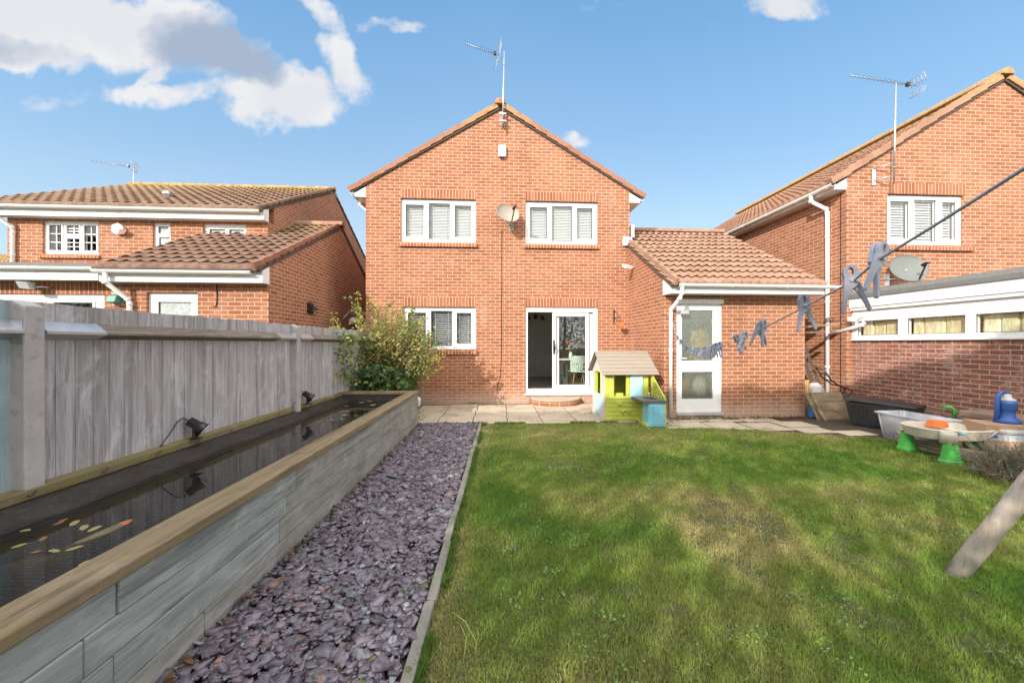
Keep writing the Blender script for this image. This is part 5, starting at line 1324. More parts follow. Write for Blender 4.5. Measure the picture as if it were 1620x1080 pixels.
# pond spotlights on the back board
def spot(y, s_, label):
    x = FX(y) + .13
    t = thing('pond_spotlight', label, 'spotlight', (x, y, .612), 'spotlights on the back board of the pond')
    mb = MB(); mb.box(x - .045, x + .02, y - .035, y + .035, .612, .624); mb.bar((x - .02, y, .62), (x - .03, y + .01, .70), .02, .05); mb.build('bracket', M['black'], t, bevel=.004)
    d = Vector((.72, .28, -.62)).normalized(); c = Vector((x - .03, y + .01, .735))
    mb = MB(); mb.tube([c - d * .06, c - d * .055, c + d * .02, c + d * .025, c + d * .065, c + d * .085], [.022, .038, .040, .048, .050, .056], 18); mb.build('housing', M['black'], t)
    mb = MB(); mb.tube([c + d * .0855, c + d * .092], [.053, .045], 18); mb.build('lens', M['upvc_dirty'], t)
    mb = MB(); mb.tube([c - d * .06, c - d * .09 + Vector((0, -.02, .01)), c + Vector((-.07, -.10, .04)), (x - .08, y - .17, .72), (x - .09, y - .24, .64), (x - .095, y - .27, .60)], .005, 6); mb.build('cable', M['black'], t)
spot(3.42, 1, 'black pond spotlight nearer the camera on the mossy back board'); spot(5.28, 1, 'black pond spotlight farther along the mossy back board, by the second fence post')

# ------------------------------------------------------------------ left fence
fence = thing('garden_fence', 'tall weathered grey board fence on the left with concrete posts', 'fence', (-2.7, 4, 0))
M['fence_blue'] = wood_mat('blue_grey_board', (.30, .36, .40), (.18, .22, .24), (.40, .46, .50), 'z', .8, green=((.14, .16, .08), .4))
posts = [-.42, 2.28, 5.07, 7.90]
for y in posts:
    x = FX(y); mb = MB(); mb.hexa([(x + .0, y, -.1), (x + .085, y, -.1), (x + .085, y + .10, -.1), (x + .0, y + .10, -.1), (x + .0, y, 1.692), (x + .085, y, 1.655), (x + .085, y + .10, 1.655), (x + .0, y + .10, 1.692)])
    mb.build('post', M['post'], fence, bevel=.008)
bays = [(-1.2, -.42), (-.32, 2.28), (2.38, 5.07), (5.17, 7.90), (8.0, 8.96)]
for bi_, (a, b) in enumerate(bays):
    y = a; mb = MB(); blue = MB()
    while y < b - .01:
        w_ = .105 + random.uniform(-.004, .004); e = min(y + w_, b); tgt = blue if (bi_ == 1 and y + w_ > b - .13) else mb
        zt = 1.685 + random.uniform(-.006, .006); t0 = .004 + random.uniform(0, .002); t1 = .009 + random.uniform(0, .004)
        x0, x1 = FX(y) + .005, FX(e) + .005
        tgt.hexa([(x0 - .01, y, .05), (x0 + t1, y, .05), (x1 + t0, e, .05), (x1 - .01, e, .05), (x0 - .01, y, zt), (x0 + t1, y, zt), (x1 + t0, e, zt), (x1 - .01, e, zt)]); y = e
    mb.build('board_panel', M['fence'], fence)
    if blue.f: blue.build('end_board', M['fence_blue'], fence)
    def arris(y0, y1, zc, m, nm, o=.0, t=.068):
        mb = MB(); x0, x1 = FX(y0) + .018 + o, FX(y1) + .018 + o
        mb.hexa([(x0 - .004, y0, zc - .05 - o), (x0 + t, y0, zc - .018), (x1 + t, y1, zc - .018), (x1 - .004, y1, zc - .05 - o), (x0 - .004, y0, zc + .055 + o), (x0 + t, y0, zc - .004 + o), (x1 + t, y1, zc - .004 + o), (x1 - .004, y1, zc + .055 + o)]); return mb.build(nm, m, fence)
    arris(a, b, 1.515, M['fence_rail'], 'rail')
    for (p, q) in ((a, a + .34), (b - .36, b)):
        if q - p > .2 and b - a > 1: arris(p + .002, q - .002, 1.515, M['steel'], 'rail_bracket', o=.003)
    if b - a > 1:
        mb = MB(); x0 = FX(b); mb.box(x0 + .02, x0 + .075, b - .004, b - .001, 1.44, 1.58); mb.build('bracket_flange', M['steel'], fence)

# ------------------------------------------------------------------ bush behind the pond
bush = thing('bush', 'big untidy sunlit bush with yellow-green leaves at the far end of the pond', 'bush', (-2.0, 7.8, .02))
off = (-2.0, 7.8, .02)
stems = MB(); P = []; S = []; Cc = []
base = Vector((-2.05, 7.75, .1))
def colr(k, n_): 
    pal = {'y': (.36, .35, .085), 'g': (.21, .28, .08), 'd': (.085, .15, .055), 'p': (.34, .30, .12), 'o': (.34, .20, .06)}[k]; return np.array(pal) * rng.uniform(.65, 1.35, (n_, 1))
def spray(tip, bulge, nl, ls, k, spread=.05, r0=.008, start=.35):
    tip = Vector(tip); b0 = base + Vector((random.uniform(-.55, .6), random.uniform(-.3, .3), 0)) ; mid = b0.lerp(tip, .5) + Vector(bulge)
    pts = [b0.lerp(mid, t) .lerp(mid.lerp(tip, t), t) for t in [i / 8 for i in range(9)]]
    stems.tube(pts, [r0 * (1 - .8 * i / 8) for i in range(9)], 5, cap=False)
    for i in range(nl):
        t = start + (1 - start) * random.random() ** .8; q = b0.lerp(mid, t).lerp(mid.lerp(tip, t), t)
        o_ = Vector((random.gauss(0, 1), random.gauss(0, 1), random.gauss(0, .8))) * spread
        if i % 5 == 0: stems.tube([q, q + o_ * 1.3], .002, 4, cap=False)
        P.append(tuple(q + o_)); S.append(ls * random.uniform(.6, 1.3)); Cc.append(k)
for i in range(300):
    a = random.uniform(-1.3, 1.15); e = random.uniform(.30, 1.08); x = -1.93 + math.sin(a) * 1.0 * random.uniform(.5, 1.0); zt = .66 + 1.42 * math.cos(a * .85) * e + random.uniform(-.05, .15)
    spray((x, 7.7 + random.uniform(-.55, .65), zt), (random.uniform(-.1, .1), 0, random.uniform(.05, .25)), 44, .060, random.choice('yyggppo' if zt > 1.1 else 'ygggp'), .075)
for tip in ((-3.10, 7.5, 2.02), (-2.80, 7.6, 2.33), (-2.60, 7.5, 2.42), (-2.45, 7.8, 2.33), (-2.0, 7.6, 2.28), (-1.55, 7.6, 2.20), (-1.35, 7.5, 1.95), (-3.0, 7.4, 1.75), (-2.2, 7.6, 2.2), (-1.15, 7.4, 1.70), (-1.0, 7.35, 1.45), (-.95, 7.3, 1.20), (-1.75, 7.7, 2.08)):
    spray(tip, (0, 0, .15), 110, .058, 'y' if random.random() < .6 else 'g', .034, .010, .40)
    spray(tuple(Vector(tip) + Vector((random.uniform(-.12, .12), .1, -.22))), (0, 0, .12), 70, .058, 'y', .04, .008, .4)
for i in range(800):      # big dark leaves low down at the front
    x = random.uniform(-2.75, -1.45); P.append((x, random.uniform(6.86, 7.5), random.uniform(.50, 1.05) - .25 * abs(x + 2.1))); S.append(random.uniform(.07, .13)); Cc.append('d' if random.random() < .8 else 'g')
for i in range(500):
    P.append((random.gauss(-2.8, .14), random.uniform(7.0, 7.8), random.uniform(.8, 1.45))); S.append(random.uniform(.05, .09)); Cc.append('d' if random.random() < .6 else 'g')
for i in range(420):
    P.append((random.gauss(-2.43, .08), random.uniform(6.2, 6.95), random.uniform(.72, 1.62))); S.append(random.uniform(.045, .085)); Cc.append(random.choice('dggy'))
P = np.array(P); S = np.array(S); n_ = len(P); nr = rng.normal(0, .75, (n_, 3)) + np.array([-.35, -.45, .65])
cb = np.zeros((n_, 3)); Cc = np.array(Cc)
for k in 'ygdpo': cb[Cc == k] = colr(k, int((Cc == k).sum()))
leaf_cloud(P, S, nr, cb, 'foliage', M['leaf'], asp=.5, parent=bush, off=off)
M['twig'] = plain('pale_brown_twig', (.28, .20, .12), .8, .2, 20, .2)
stems.build('stem', M['twig'], bush)
sp = thing('outdoor_socket', 'small white outdoor plug fixed at the far corner of the pond wall', 'socket', (-1.30, 6.76, .32))
mb = MB(); mb.lathe((-1.275, 6.76, .32), [(.02, 0), (.035, .02), (.03, .07), (.038, .10), (.035, .14), (.015, .17)], 12); mb.build('cover', M['upvc_dirty'], sp)
# ------------------------------------------------------------------ playhouse
M['lime'] = plain('lime_plastic', (.50, .54, .085), .45, .05, 5, .06); M['aqua'] = plain('pale_blue_plastic', (.44, .70, .80), .45, .04, 5, .06)
M['sky_blue'] = plain('blue_plastic', (.22, .55, .66), .45, .05, 5, .06); M['taupe'] = plain('taupe_plastic_roof', (.29, .24, .19), .7, .08, 5, .15, dirt=((.28, .23, .18), .3))
M['dkgrey'] = plain('dark_grey_plastic', (.12, .115, .125), .45, .1, 8, .1)
ph = thing('playhouse', 'lime green plastic playhouse with a brown roof, blue shutter and play kitchen', 'playhouse', (2.55, 7.3, 0))
PX0, PX1, PY0, PY1, PE = 2.14, 2.96, 6.90, 7.80, .88
pf = Fr((0, PY0), (1, 0, 0), (0, 1, 0))
HW = (2.30, 2.535, .455, PE); HS = (2.60, 2.84, .455, PE)
mb = MB(); wall(mb, pf, PX0, PX1, .0, PE, [HW], t=.035); mb.build('front_wall', M['lime'], ph, bevel=.006)
for (a, b) in ((PX0 - .001, PX0 + .045), (2.535, 2.60)): MB().box(a, b, PY0 - .012, PY0 - .0005, .43, PE).build('pilaster', M['lime'], ph, bevel=.004)
MB().box(PX0, PX1, PY0 - .022, PY0 - .0005, .40, .452).build('sill_band', M['lime'], ph, bevel=.006)
z = .01
for i in range(5):
    MB().box(PX0 + .002, PX1 - .3 * 0, PY0 - .016, PY0 - .0005, z + .006, z + .074).build('log_board', M['lime'], ph, bevel=.010); z += .077
mb = MB(); mb.tube([(2.38, PY0 - .02, .315), (2.41, PY0 - .028, .30), (2.43, PY0 - .02, .335)], .018, 8); mb.tube([(2.44, PY0 - .02, .15), (2.50, PY0 - .026, .20), (2.58, PY0 - .026, .16), (2.60, PY0 - .02, .10)], .014, 8); mb.tube([(2.47, PY0 - .02, .10), (2.47, PY0 - .024, .22)], .010, 8); mb.build('moulded_flower', M['lime'], ph)
mb = MB(); mb.box(HS[0], HS[1], PY0 - .032, PY0 - .013, .44, PE - .005); mb.build('shutter', M['aqua'], ph, bevel=.008)
mb = MB(); ring(mb, Fr((0, PY0 - .04), (1, 0, 0), (0, 1, 0)), HS[0] + .035, HS[1] - .03, .475, PE - .04, .012, 0, .0075); mb.build('shutter_frame', M['aqua'], ph)
mb = MB(); lw = Fr((PX0, PY0), (0, 1, 0), (1, 0, 0))
DO = (.30, .66, .03, .88); wall(mb, lw, .036, .90, 0, PE, [DO], t=.035); mb.prism([(PX0, PY0 + .036, PE), (PX0, PY1, PE), (PX0, 7.37, 1.20)], (.035, 0, 0))
mb.build('gable_wall', M['blind'], ph)
MB().box(PX0 + .005, PX0 + .03, PY0 + .305, PY0 + .655, .035, .45).build('half_door', M['aqua'], ph, bevel=.008)
mb = MB(); lw.box(mb, .28, .305, .45, .90, -.012, .045); lw.box(mb, .655, .68, .45, .90, -.012, .045); lw.box(mb, .305, .655, .875, .90, -.012, .045); mb.build('door_surround', M['lime'], ph)
mb = MB(); rw = Fr((PX1 - .035, PY0), (0, 1, 0), (1, 0, 0)); wall(mb, rw, .036, .90, 0, PE, [], t=.034); mb.prism([(PX1 - .035, PY0 + .036, PE), (PX1 - .035, PY1, PE), (PX1 - .035, 7.37, 1.20)], (.034, 0, 0)); mb.build('gable_wall', M['blind'], ph)
mb = MB(); wall(mb, Fr((0, PY1 - .035), (1, 0, 0), (0, 1, 0)), PX0 + .036, PX1 - .036, 0, PE, [(2.42, 2.60, .45, .80)], t=.034); mb.build('back_wall', M['lime'], ph)
for i in range(4): MB().box(2.30, 2.40, PY1 - .06, PY1 - .036, .50 + i * .09, .57 + i * .09).build('shelf_slat', M['dkgrey'], ph)
MB().box(2.31, 2.52, PY0 + .10, PY0 + .16, .42, .50).build('window_box', M['lime'], ph, bevel=.01)
# roof: two slabs
for (ya, yb, za, zb) in ((PY0 - .10, 7.37, PE - .03, 1.27), (PY1 + .10, 7.37, PE - .03, 1.27)):
    mb = MB(); N_ = Vector((0, -(zb - za), (yb - ya))).normalized(); N_ = N_ if N_.z > 0 else -N_
    A = [Vector((2.06, ya, za)), Vector((3.13, ya, za)), Vector((3.13, yb, zb)), Vector((2.06, yb, zb))]; mb.prism(A, N_ * .022)
    pr = mb.build('roof', M['taupe'], ph, bevel=.008)
    for i in range(6):
        t = (i + .6) / 6.3; q = A[0].lerp(A[3], t) + N_ * .0225; r_ = A[1].lerp(A[2], t) + N_ * .0225; d_ = (A[3] - A[0]).normalized() * .16
        j = random.uniform(-.01, .01); MB().hexa([q, r_, r_ + d_ * .1, q + d_ * .1, q + N_ * .006, r_ + N_ * .006, r_ + d_ * .1 + N_ * .001, q + d_ * .1 + N_ * .001]).build('shingle_row', M['taupe'], pr)
# side trellis wing
mb = MB(); tx_ = 3.00; T = [(tx_, PY0 - .005, .42), (tx_, 6.36, .42), (tx_, 6.36, .50), (tx_, PY0 - .005, .88)]
mb.prism([(tx_, PY0 - .005, .05), (tx_, PY0 + .0, .86), (tx_, PY0 - .05, .87), (tx_, PY0 - .05, .05)], (.025, 0, 0))
def topz(y): return .50 + (y - 6.36) * (.37 / .54)
mb.hexa([(tx_, 6.36, .47), (tx_ + .025, 6.36, .47), (tx_ + .025, 6.85, topz(6.85) - .03), (tx_, 6.85, topz(6.85) - .03), (tx_, 6.36, .51), (tx_ + .025, 6.36, .51), (tx_ + .025, 6.85, topz(6.85) + .01), (tx_, 6.85, topz(6.85) + .01)])
mb.box(tx_, tx_ + .025, 6.33, 6.36, .04, .51)
y = 6.36
for k in range(-2, 8):
    for sg in (1, -1):
        y0 = 6.36 + k * .088; z0 = .42
        p = (tx_ + .012, y0, z0) if sg > 0 else (tx_ + .012, y0, z0)
        pts = []
        for s_ in range(0, 40):
            yy2 = y0 + sg * s_ * .012; zz2 = z0 + s_ * .014
            if 6.36 <= yy2 <= 6.85 and zz2 <= topz(yy2): pts.append((tx_ + .008 + .006 * (sg > 0), yy2, zz2))
        if len(pts) > 2: mb.bar(pts[0], pts[-1], .012, .016)
mb.build('trellis_wing', M['lime'], ph)
# play kitchen
mb = MB(); mb.box(2.72, 3.03, 6.34, 6.60, .0, .405); kc = mb.build('kitchen_cabinet', M['sky_blue'], ph, bevel=.012)
for i in range(7):
    for j in range(5): MB().box(2.745 + j * .053 + .010 * (i % 2), 2.79 + j * .053 + .010 * (i % 2), 6.330, 6.339, .04 + i * .048, .078 + i * .048).build('moulded_brick', M['sky_blue'], kc, bevel=.003)
mb = MB(); mb.box(2.69, 2.72, 6.36, 6.89, 0.0, .05); mb.build('floor_rail', M['lime'], ph)
mb = MB()
for q in cells(2.62, 3.045, 6.32, 6.89, [(2.74, 2.93, 6.46, 6.70)]): mb.box(q[0], q[1], q[2], q[3], .41, .455)
mb.build('worktop', M['dkgrey'], ph)
MB().box(2.735, 2.935, 6.455, 6.705, .385, .409).build('sink_bowl', M['lead'], ph)
mb = MB(); mb.tube([(2.90, 6.74, .455), (2.90, 6.74, .52), (2.88, 6.70, .54), (2.87, 6.66, .52)], .012, 8); mb.build('tap', M['upvc_dirty'], ph)

# ------------------------------------------------------------------ right-hand corner
M['deckbox'] = plain('charcoal_plastic', (.030, .030, .033), .5, .15, 6, .15)
db = thing('storage_box', 'charcoal plastic garden storage box with its lid ajar, against the right wall', 'storage box', (6.7, 5.8, 0))
bf = Fr((6.34, 6.39), (.415, -.910, 0), (.910, .415, 0)); BL, BW = .90, .42
def bp_(u_, w_, z): return bf.p(u_, z, w_)
MB().hexa([bp_(.07, .03, 0), bp_(BL - .05, .03, 0), bp_(BL - .05, BW - .03, 0), bp_(.07, BW - .03, 0), bp_(0, 0, .395), bp_(BL, 0, .395), bp_(BL, BW, .395), bp_(0, BW, .395)]).build('body', M['deckbox'], db, bevel=.012)
for i in range(15):
    a_ = .08 + i * .052; c_ = .03 + i * .0575
    MB().hexa([bp_(a_, .022, .03), bp_(a_ + .03, .022, .03), bp_(a_ + .03, .05, .03), bp_(a_, .05, .03), bp_(c_, -.006, .36), bp_(c_ + .035, -.006, .36), bp_(c_ + .035, .03, .36), bp_(c_, .03, .36)]).build('rib', M['deckbox'], db)
MB().hexa([bp_(-.03, -.03, .425), bp_(BL + .02, -.03, .397), bp_(BL + .02, BW + .02, .397), bp_(-.03, BW + .02, .44), bp_(-.02, -.02, .465), bp_(BL, -.02, .43), bp_(BL, BW, .435), bp_(-.02, BW, .49)]).build('lid', M['deckbox'], db, bevel=.01)
def tubm():
    m, n, b, o = new_mat('cloudy_clear_plastic'); b.inputs['Base Color'].default_value = (.66, .68, .72, 1); b.inputs['Roughness'].default_value = .35
    t = n.new('ShaderNodeBsdfTransparent'); t.inputs[0].default_value = (.9, .92, .95, 1); mx = n.new('ShaderNodeMixShader'); mx.inputs[0].default_value = .72
    n.link(t.outputs[0], mx.inputs[1]); n.link(b.outputs[0], mx.inputs[2]); n.link(mx.outputs[0], o.inputs[0]); return m
M['tub'] = tubm()
def tub(t, m, x0, x1, y0, y1, z0, z1, tp=.05, th=.008, rim=.03, name='body'):
    a = [(x0 + tp, y0 + tp), (x1 - tp, y0 + tp), (x1 - tp, y1 - tp), (x0 + tp, y1 - tp)]; b_ = [(x0, y0), (x1, y0), (x1, y1), (x0, y1)]
    def rr(q, r_, k=4):
        o_ = []; n4 = len(q)
        for i in range(n4):
            p = Vector(q[i]); pa = (Vector(q[i - 1]) - p).normalized(); pb = (Vector(q[(i + 1) % n4]) - p).normalized()
            for j in range(k + 1): t_ = j / k; s0 = p + pa * r_ * (1 - t_) ** 2 + pb * r_ * t_ ** 2; o_.append(s0)
        return o_
    A = rr(a, .05); B = rr(b_, .06); n4 = len(A); mb = MB()
    for i in range(n4):
        k = (i + 1) % n4; mb.quad((*A[i], z0), (*A[k], z0), (*B[k], z1), (*B[i], z1), smooth=True)
    mb.poly(*[(*p, z0) for p in A]); o = mb.build(name, m, t); sm = o.modifiers.new('s', 'SOLIDIFY'); sm.thickness = th
    C_ = Vector(((x0 + x1) / 2, (y0 + y1) / 2)); mb = MB(); Bo = [p + (p - C_).normalized() * rim for p in B]
    for i in range(n4):
        k = (i + 1) % n4; mb.quad((*B[i], z1), (*B[k], z1), (*Bo[k], z1), (*Bo[i], z1)); mb.quad((*Bo[i], z1), (*Bo[k], z1), (*Bo[k], z1 - .018), (*Bo[i], z1 - .018))
    o = mb.build('rim', m, t); sm = o.modifiers.new('s', 'SOLIDIFY'); sm.thickness = .004
tu = thing('plastic_tub', 'large cloudy clear plastic storage tub without a lid', 'tub', (6.2, 5.1, 0))
tub(tu, M['tub'], 6.02, 6.50, 4.80, 5.56, .0, .38)
tb2 = thing('rubbish_pile', 'pale odds and ends lying in the bottom of the clear tub', 'toys', (6.2, 5.1, .02))
for i in range(5):
    MB().lathe((6.12 + .06 * i, 5.0 + .09 * (i % 3), .02), [(.05, 0), (.07, .04), (.06, .12), (.03, .15)], 10).build('toy', M[['aqua', 'lead', 'mint', 'blind', 'orange'][i]], tb2)
M['cream'] = plain('cream_plastic', (.60, .54, .44), .45, .05, 5, .08); M['brightgreen'] = plain('bright_green_plastic', (.09, .50, .085), .42, .06, 6, .08)
wt = thing('water_play_table', 'cream water play table with bright green legs and an orange spout', 'play table', (6.05, 4.7, 0))
cxx, cyy = 5.86, 4.52
def oval(rx, ry, z, n_=36, e=2.7, ang=-.10):
    o_ = []
    for k in range(n_):
        t = 2 * math.pi * k / n_; c_, s_ = math.cos(t), math.sin(t); r_ = (abs(c_) ** e + abs(s_) ** e) ** (-1 / e); x, y = r_ * c_ * rx, r_ * s_ * ry
        o_.append((cxx + x * math.cos(ang) - y * math.sin(ang), cyy + x * math.sin(ang) + y * math.cos(ang), z))
    return o_
rings_ = [oval(.36, .22, .235), oval(.40, .26, .25), oval(.435, .295, .355), oval(.445, .305, .368), oval(.435, .295, .378), oval(.40, .26, .372), oval(.37, .23, .30), oval(.1, .06, .30)]
mb = MB()
for A, B in zip(rings_, rings_[1:]):
    for k in range(36): mb.quad(A[k], A[(k + 1) % 36], B[(k + 1) % 36], B[k], smooth=True)
mb.poly(*rings_[0]); mb.poly(*rings_[-1]); mb.build('tray', M['cream'], wt)
def tleg(x, y, ang):
    mb = MB(); w0, w1 = .075, .115; c_, s_ = math.cos(ang), math.sin(ang); secs = [(0, .105, .09), (.03, .105, .088), (.05, .09, .075), (.12, .08, .065), (.22, .070, .05), (.25, .068, .048)]; n_ = 20; rg = []
    for z, rx, ry in secs:
        rg.append([(x + math.copysign(abs(math.cos(t)) ** .7, math.cos(t)) * rx * c_ - math.copysign(abs(math.sin(t)) ** .7, math.sin(t)) * ry * s_, y + math.copysign(abs(math.cos(t)) ** .7, math.cos(t)) * rx * s_ + math.copysign(abs(math.sin(t)) ** .7, math.sin(t)) * ry * c_, z) for t in [2 * math.pi * k / n_ for k in range(n_)]])
    for A, B in zip(rg, rg[1:]):
        for k in range(n_): mb.quad(A[k], A[(k + 1) % n_], B[(k + 1) % n_], B[k], smooth=True)
    mb.poly(*rg[0]); o = mb.build('leg', M['brightgreen'], wt)
    for i in range(4):
        z = .08 + i * .035; f = .098 - .13 * (z - .05) * .9; MB().tube([(x + math.cos(t) * f * .86 * c_ - math.sin(t) * f * .80 * s_, y + math.cos(t) * f * .86 * s_ + math.sin(t) * f * .80 * c_, z - .012 * abs(math.cos(t - 4.7))) for t in [2 * math.pi * k / 18 for k in range(18)]], .005, 5, closed=True).build('moulded_rib', M['brightgreen'], o)
tleg(5.53, 4.22, .05); tleg(5.64, 4.79, .2); tleg(6.20, 4.46, .2)
mb = MB(); mb.lathe((5.53, 4.24, .23), [(.078, 0), (.075, .10), (.07, .135)], 20); mb.build('leg_socket', M['cream'], wt)
mb = MB(); mb.hexa([(5.82, 4.62, .33), (6.02, 4.60, .33), (6.03, 4.72, .33), (5.83, 4.74, .33), (5.83, 4.62, .43), (6.01, 4.61, .42), (6.02, 4.70, .42), (5.84, 4.72, .43)]); mb.build('spout', M['orange'], wt, bevel=.015)
MB().box(5.66, 5.74, 4.215, 4.235, .345, .36).build('sticker', M['sky_blue'], wt)
# sandpit
M['logplastic'] = plain('beige_log_plastic', (.37, .30, .23), .65, .1, 6, .2)
sb = thing('sandpit', 'low beige plastic sandpit moulded like logs under the play table', 'sandpit', (6.3, 4.4, 0))
oct_ = [(5.78, 4.90), (5.84, 4.02), (6.15, 3.72), (6.95, 3.70), (7.25, 4.10), (7.20, 4.95), (6.90, 5.20), (6.00, 5.22)]
for i in range(8):
    a = Vector((*oct_[i], 0)); b = Vector((*oct_[(i + 1) % 8], 0)); mb = MB()
    for k in range(3): mb.bar(a + Vector((0, 0, .026 + k * .05)), b + Vector((0, 0, .026 + k * .05)), .06 - .004 * k, .046)
    mb.build('log_wall', M['logplastic'], sb, bevel=.012)
mb = MB(); mb.poly(*[(x, y, .03) for x, y in oct_]); mb.build('sand', plain('damp_sand', (.20, .15, .10), 1, .2, 15, .6), sb)
# brown bench, carton, juicer
M['brownpl'] = plain('brown_moulded_plastic', (.32, .22, .15), .7, .12, 6, .2)
bn = thing('play_bench', 'brown moulded plastic bench standing along the right wall', 'bench', (7.0, 4.8, 0))
mb = MB(); mb.box(6.85, 7.34, 3.6, 5.14, .375, .465); mb.build('bench_top', M['brownpl'], bn, bevel=.02)
for y in (3.8, 4.75): mb = MB(); mb.hexa([(6.88, y, 0), (7.25, y, 0), (7.25, y + .28, 0), (6.88, y + .28, 0), (6.90, y + .03, .374), (7.2, y + .03, .374), (7.2, y + .22, .374), (6.90, y + .22, .374)]); mb.build('bench_leg', M['brownpl'], bn, bevel=.02)
M['card'] = plain('brown_card', (.42, .28, .18), .85, .1, 5, .1)
cb_ = thing('cardboard_box', 'brown cardboard box with a white and blue printed label', 'box', (6.55, 4.15, .03))
MB().hexa([(6.11, 4.30, .03), (6.47, 4.15, .03), (6.62, 4.50, .03), (6.26, 4.65, .03), (6.11, 4.30, .44), (6.47, 4.15, .44), (6.62, 4.50, .44), (6.26, 4.65, .44)]).build('carton', M['card'], cb_, bevel=.004)
def onface(u0, u1, z0, z1, m, nm, d=.003):
    a = Vector((6.11, 4.30, 0)); b = Vector((6.47, 4.15, 0)); n_ = Vector((-.385, -.923, 0)) * d
    MB().hexa([(*(a.lerp(b, u0) + n_)[:2], z0), (*(a.lerp(b, u1) + n_)[:2], z0), (*(a.lerp(b, u1) - n_ * .2)[:2], z0), (*(a.lerp(b, u0) - n_ * .2)[:2], z0), (*(a.lerp(b, u0) + n_)[:2], z1), (*(a.lerp(b, u1) + n_)[:2], z1), (*(a.lerp(b, u1) - n_ * .2)[:2], z1), (*(a.lerp(b, u0) - n_ * .2)[:2], z1)]).build(nm, m, cb_)
M['royal'] = plain('royal_blue_plastic', (.045, .13, .42), .4, .08, 8, .1)
onface(.06, .94, .25, .34, M['blind'], 'label'); onface(.08, .92, .325, .335, M['royal'], 'label_stripe', .0045); onface(.10, .26, .28, .31, M['royal'], 'label_mark', .0045); onface(.30, .90, .352, .39, M['blind'], 'label'); onface(.18, .29, .352, .40, M['orange'], 'label', .004)
jc = thing('toy_water_pump', 'royal blue plastic toy pump with a white top standing on the cardboard box', 'toy', (6.36, 4.42, .442))
jx, jy = 6.50, 4.38
MB().lathe((jx, jy, .442), [(.112, 0), (.116, .03), (.095, .06), (.073, .07), (.069, .16), (.086, .17), (.082, .23), (.086, .235), (.086, .27), (.073, .275)], 22).build('body', M['royal'], jc)
MB().lathe((jx, jy, .717), [(.075, 0), (.08, .02), (.045, .035), (.04, .08), (.02, .09)], 16).build('cap', M['blind'], jc)
MB().tube([(jx - .105, jy + .02, .48), (jx - .10, jy + .02, .66), (jx - .09, jy + .02, .78), (jx - .04, jy + .01, .825), (jx + .02, jy - .01, .81)], [.025, .024, .022, .020, .018], 10).build('handle', M['royal'], jc)
gd = thing('toy_tap', 'small bright green toy tap poking up by the wall behind the clear tub', 'toy', (6.75, 5.15, .45))
mb = MB(); mb.tube([(6.98, 5.28, .30), (6.98, 5.28, .44), (6.94, 5.30, .48), (6.86, 5.32, .47)], .022, 10); mb.build('spout', M['brightgreen'], gd)
ht = thing('toy_spade', 'grey plastic toy handle leaning on the end of the play table', 'toy', (6.5, 4.25, .3))
mb = MB(); mb.tube([(6.03, 4.26, .24), (6.06, 4.22, .32), (6.12, 4.20, .38), (6.15, 4.22, .37), (6.11, 4.25, .30), (6.06, 4.28, .24)], .012, 8, closed=True); mb.build('handle', M['lead'], ht)
# dry lavender
lvd = thing('lavender_bush', 'dry grey-green lavender clump at the right edge of the lawn', 'lavender', (5.50, 3.68, 0)); off = (5.50, 3.68, 0)
P = []; S = []; mb = MB()
for i in range(420):
    a = random.uniform(0, 6.28); e = random.uniform(.25, 1.35); L_ = random.uniform(.25, .47); d = Vector((math.cos(a) * math.cos(e), math.sin(a) * math.cos(e), math.sin(e))); b0 = Vector((5.50 + random.gauss(0, .09), 3.68 + random.gauss(0, .07), .0))
    m_ = b0 + d * L_ * .6 + Vector((0, 0, .02)); q = b0 + d * L_; mb.tube([b0, m_, q], [.003, .002, .001], 4, cap=False)
    for k in range(22): t = .25 + .75 * random.random(); P.append(tuple(b0.lerp(q, t) + Vector((random.gauss(0, .012),) * 3))); S.append(random.uniform(.018, .036))
P = np.array(P); S = np.array(S); n_ = len(P); nr = rng.normal(0, 1, (n_, 3)) + np.array([0, 0, .4])
leaf_cloud(P, S, nr, np.array([.19, .205, .165]) * rng.uniform(.5, 1.35, (n_, 1)), 'foliage', M['leaf'], asp=.16, parent=lvd, off=off)
mb.build('stem', M['twig'], lvd)
# leaning swing-frame log
def logm():
    m = wood_mat('round_timber', (.40, .35, .30), (.22, .185, .15), (.52, .48, .44), 'z', .9, green=((.38, .27, .15), .4)); return m
sw_ = thing('timber_pole', 'thick round timber pole leaning up from the lawn at the right edge', 'pole', (2.80, 2.20, 0))
A = Vector((2.875, 2.185, -.03)); B = Vector((2.50, 1.30, 1.40)); A = Vector((2.90, 2.20, -.03))
D = (Vector((3.10, 2.03, .58)) - Vector((2.90, 2.20, 0))).normalized(); pts = [A + D * (i * .2) for i in range(13)]
MB().tube(pts, [.050 + .001 * math.sin(i * 2.1) for i in range(13)], 24).build('log', logm(), sw_)
for i, (s_, an) in enumerate(((.62, 2.3), (.95, 2.6))):
    q = A + D * s_; x_ = D.cross(Vector((0, 0, 1))).normalized(); y_ = D.cross(x_); o_ = (x_ * math.cos(an) + y_ * math.sin(an)); MB().tube([q + o_ * .047, q + o_ * .0515], .010, 10).build('bolt_hole', M['black'], sw_)

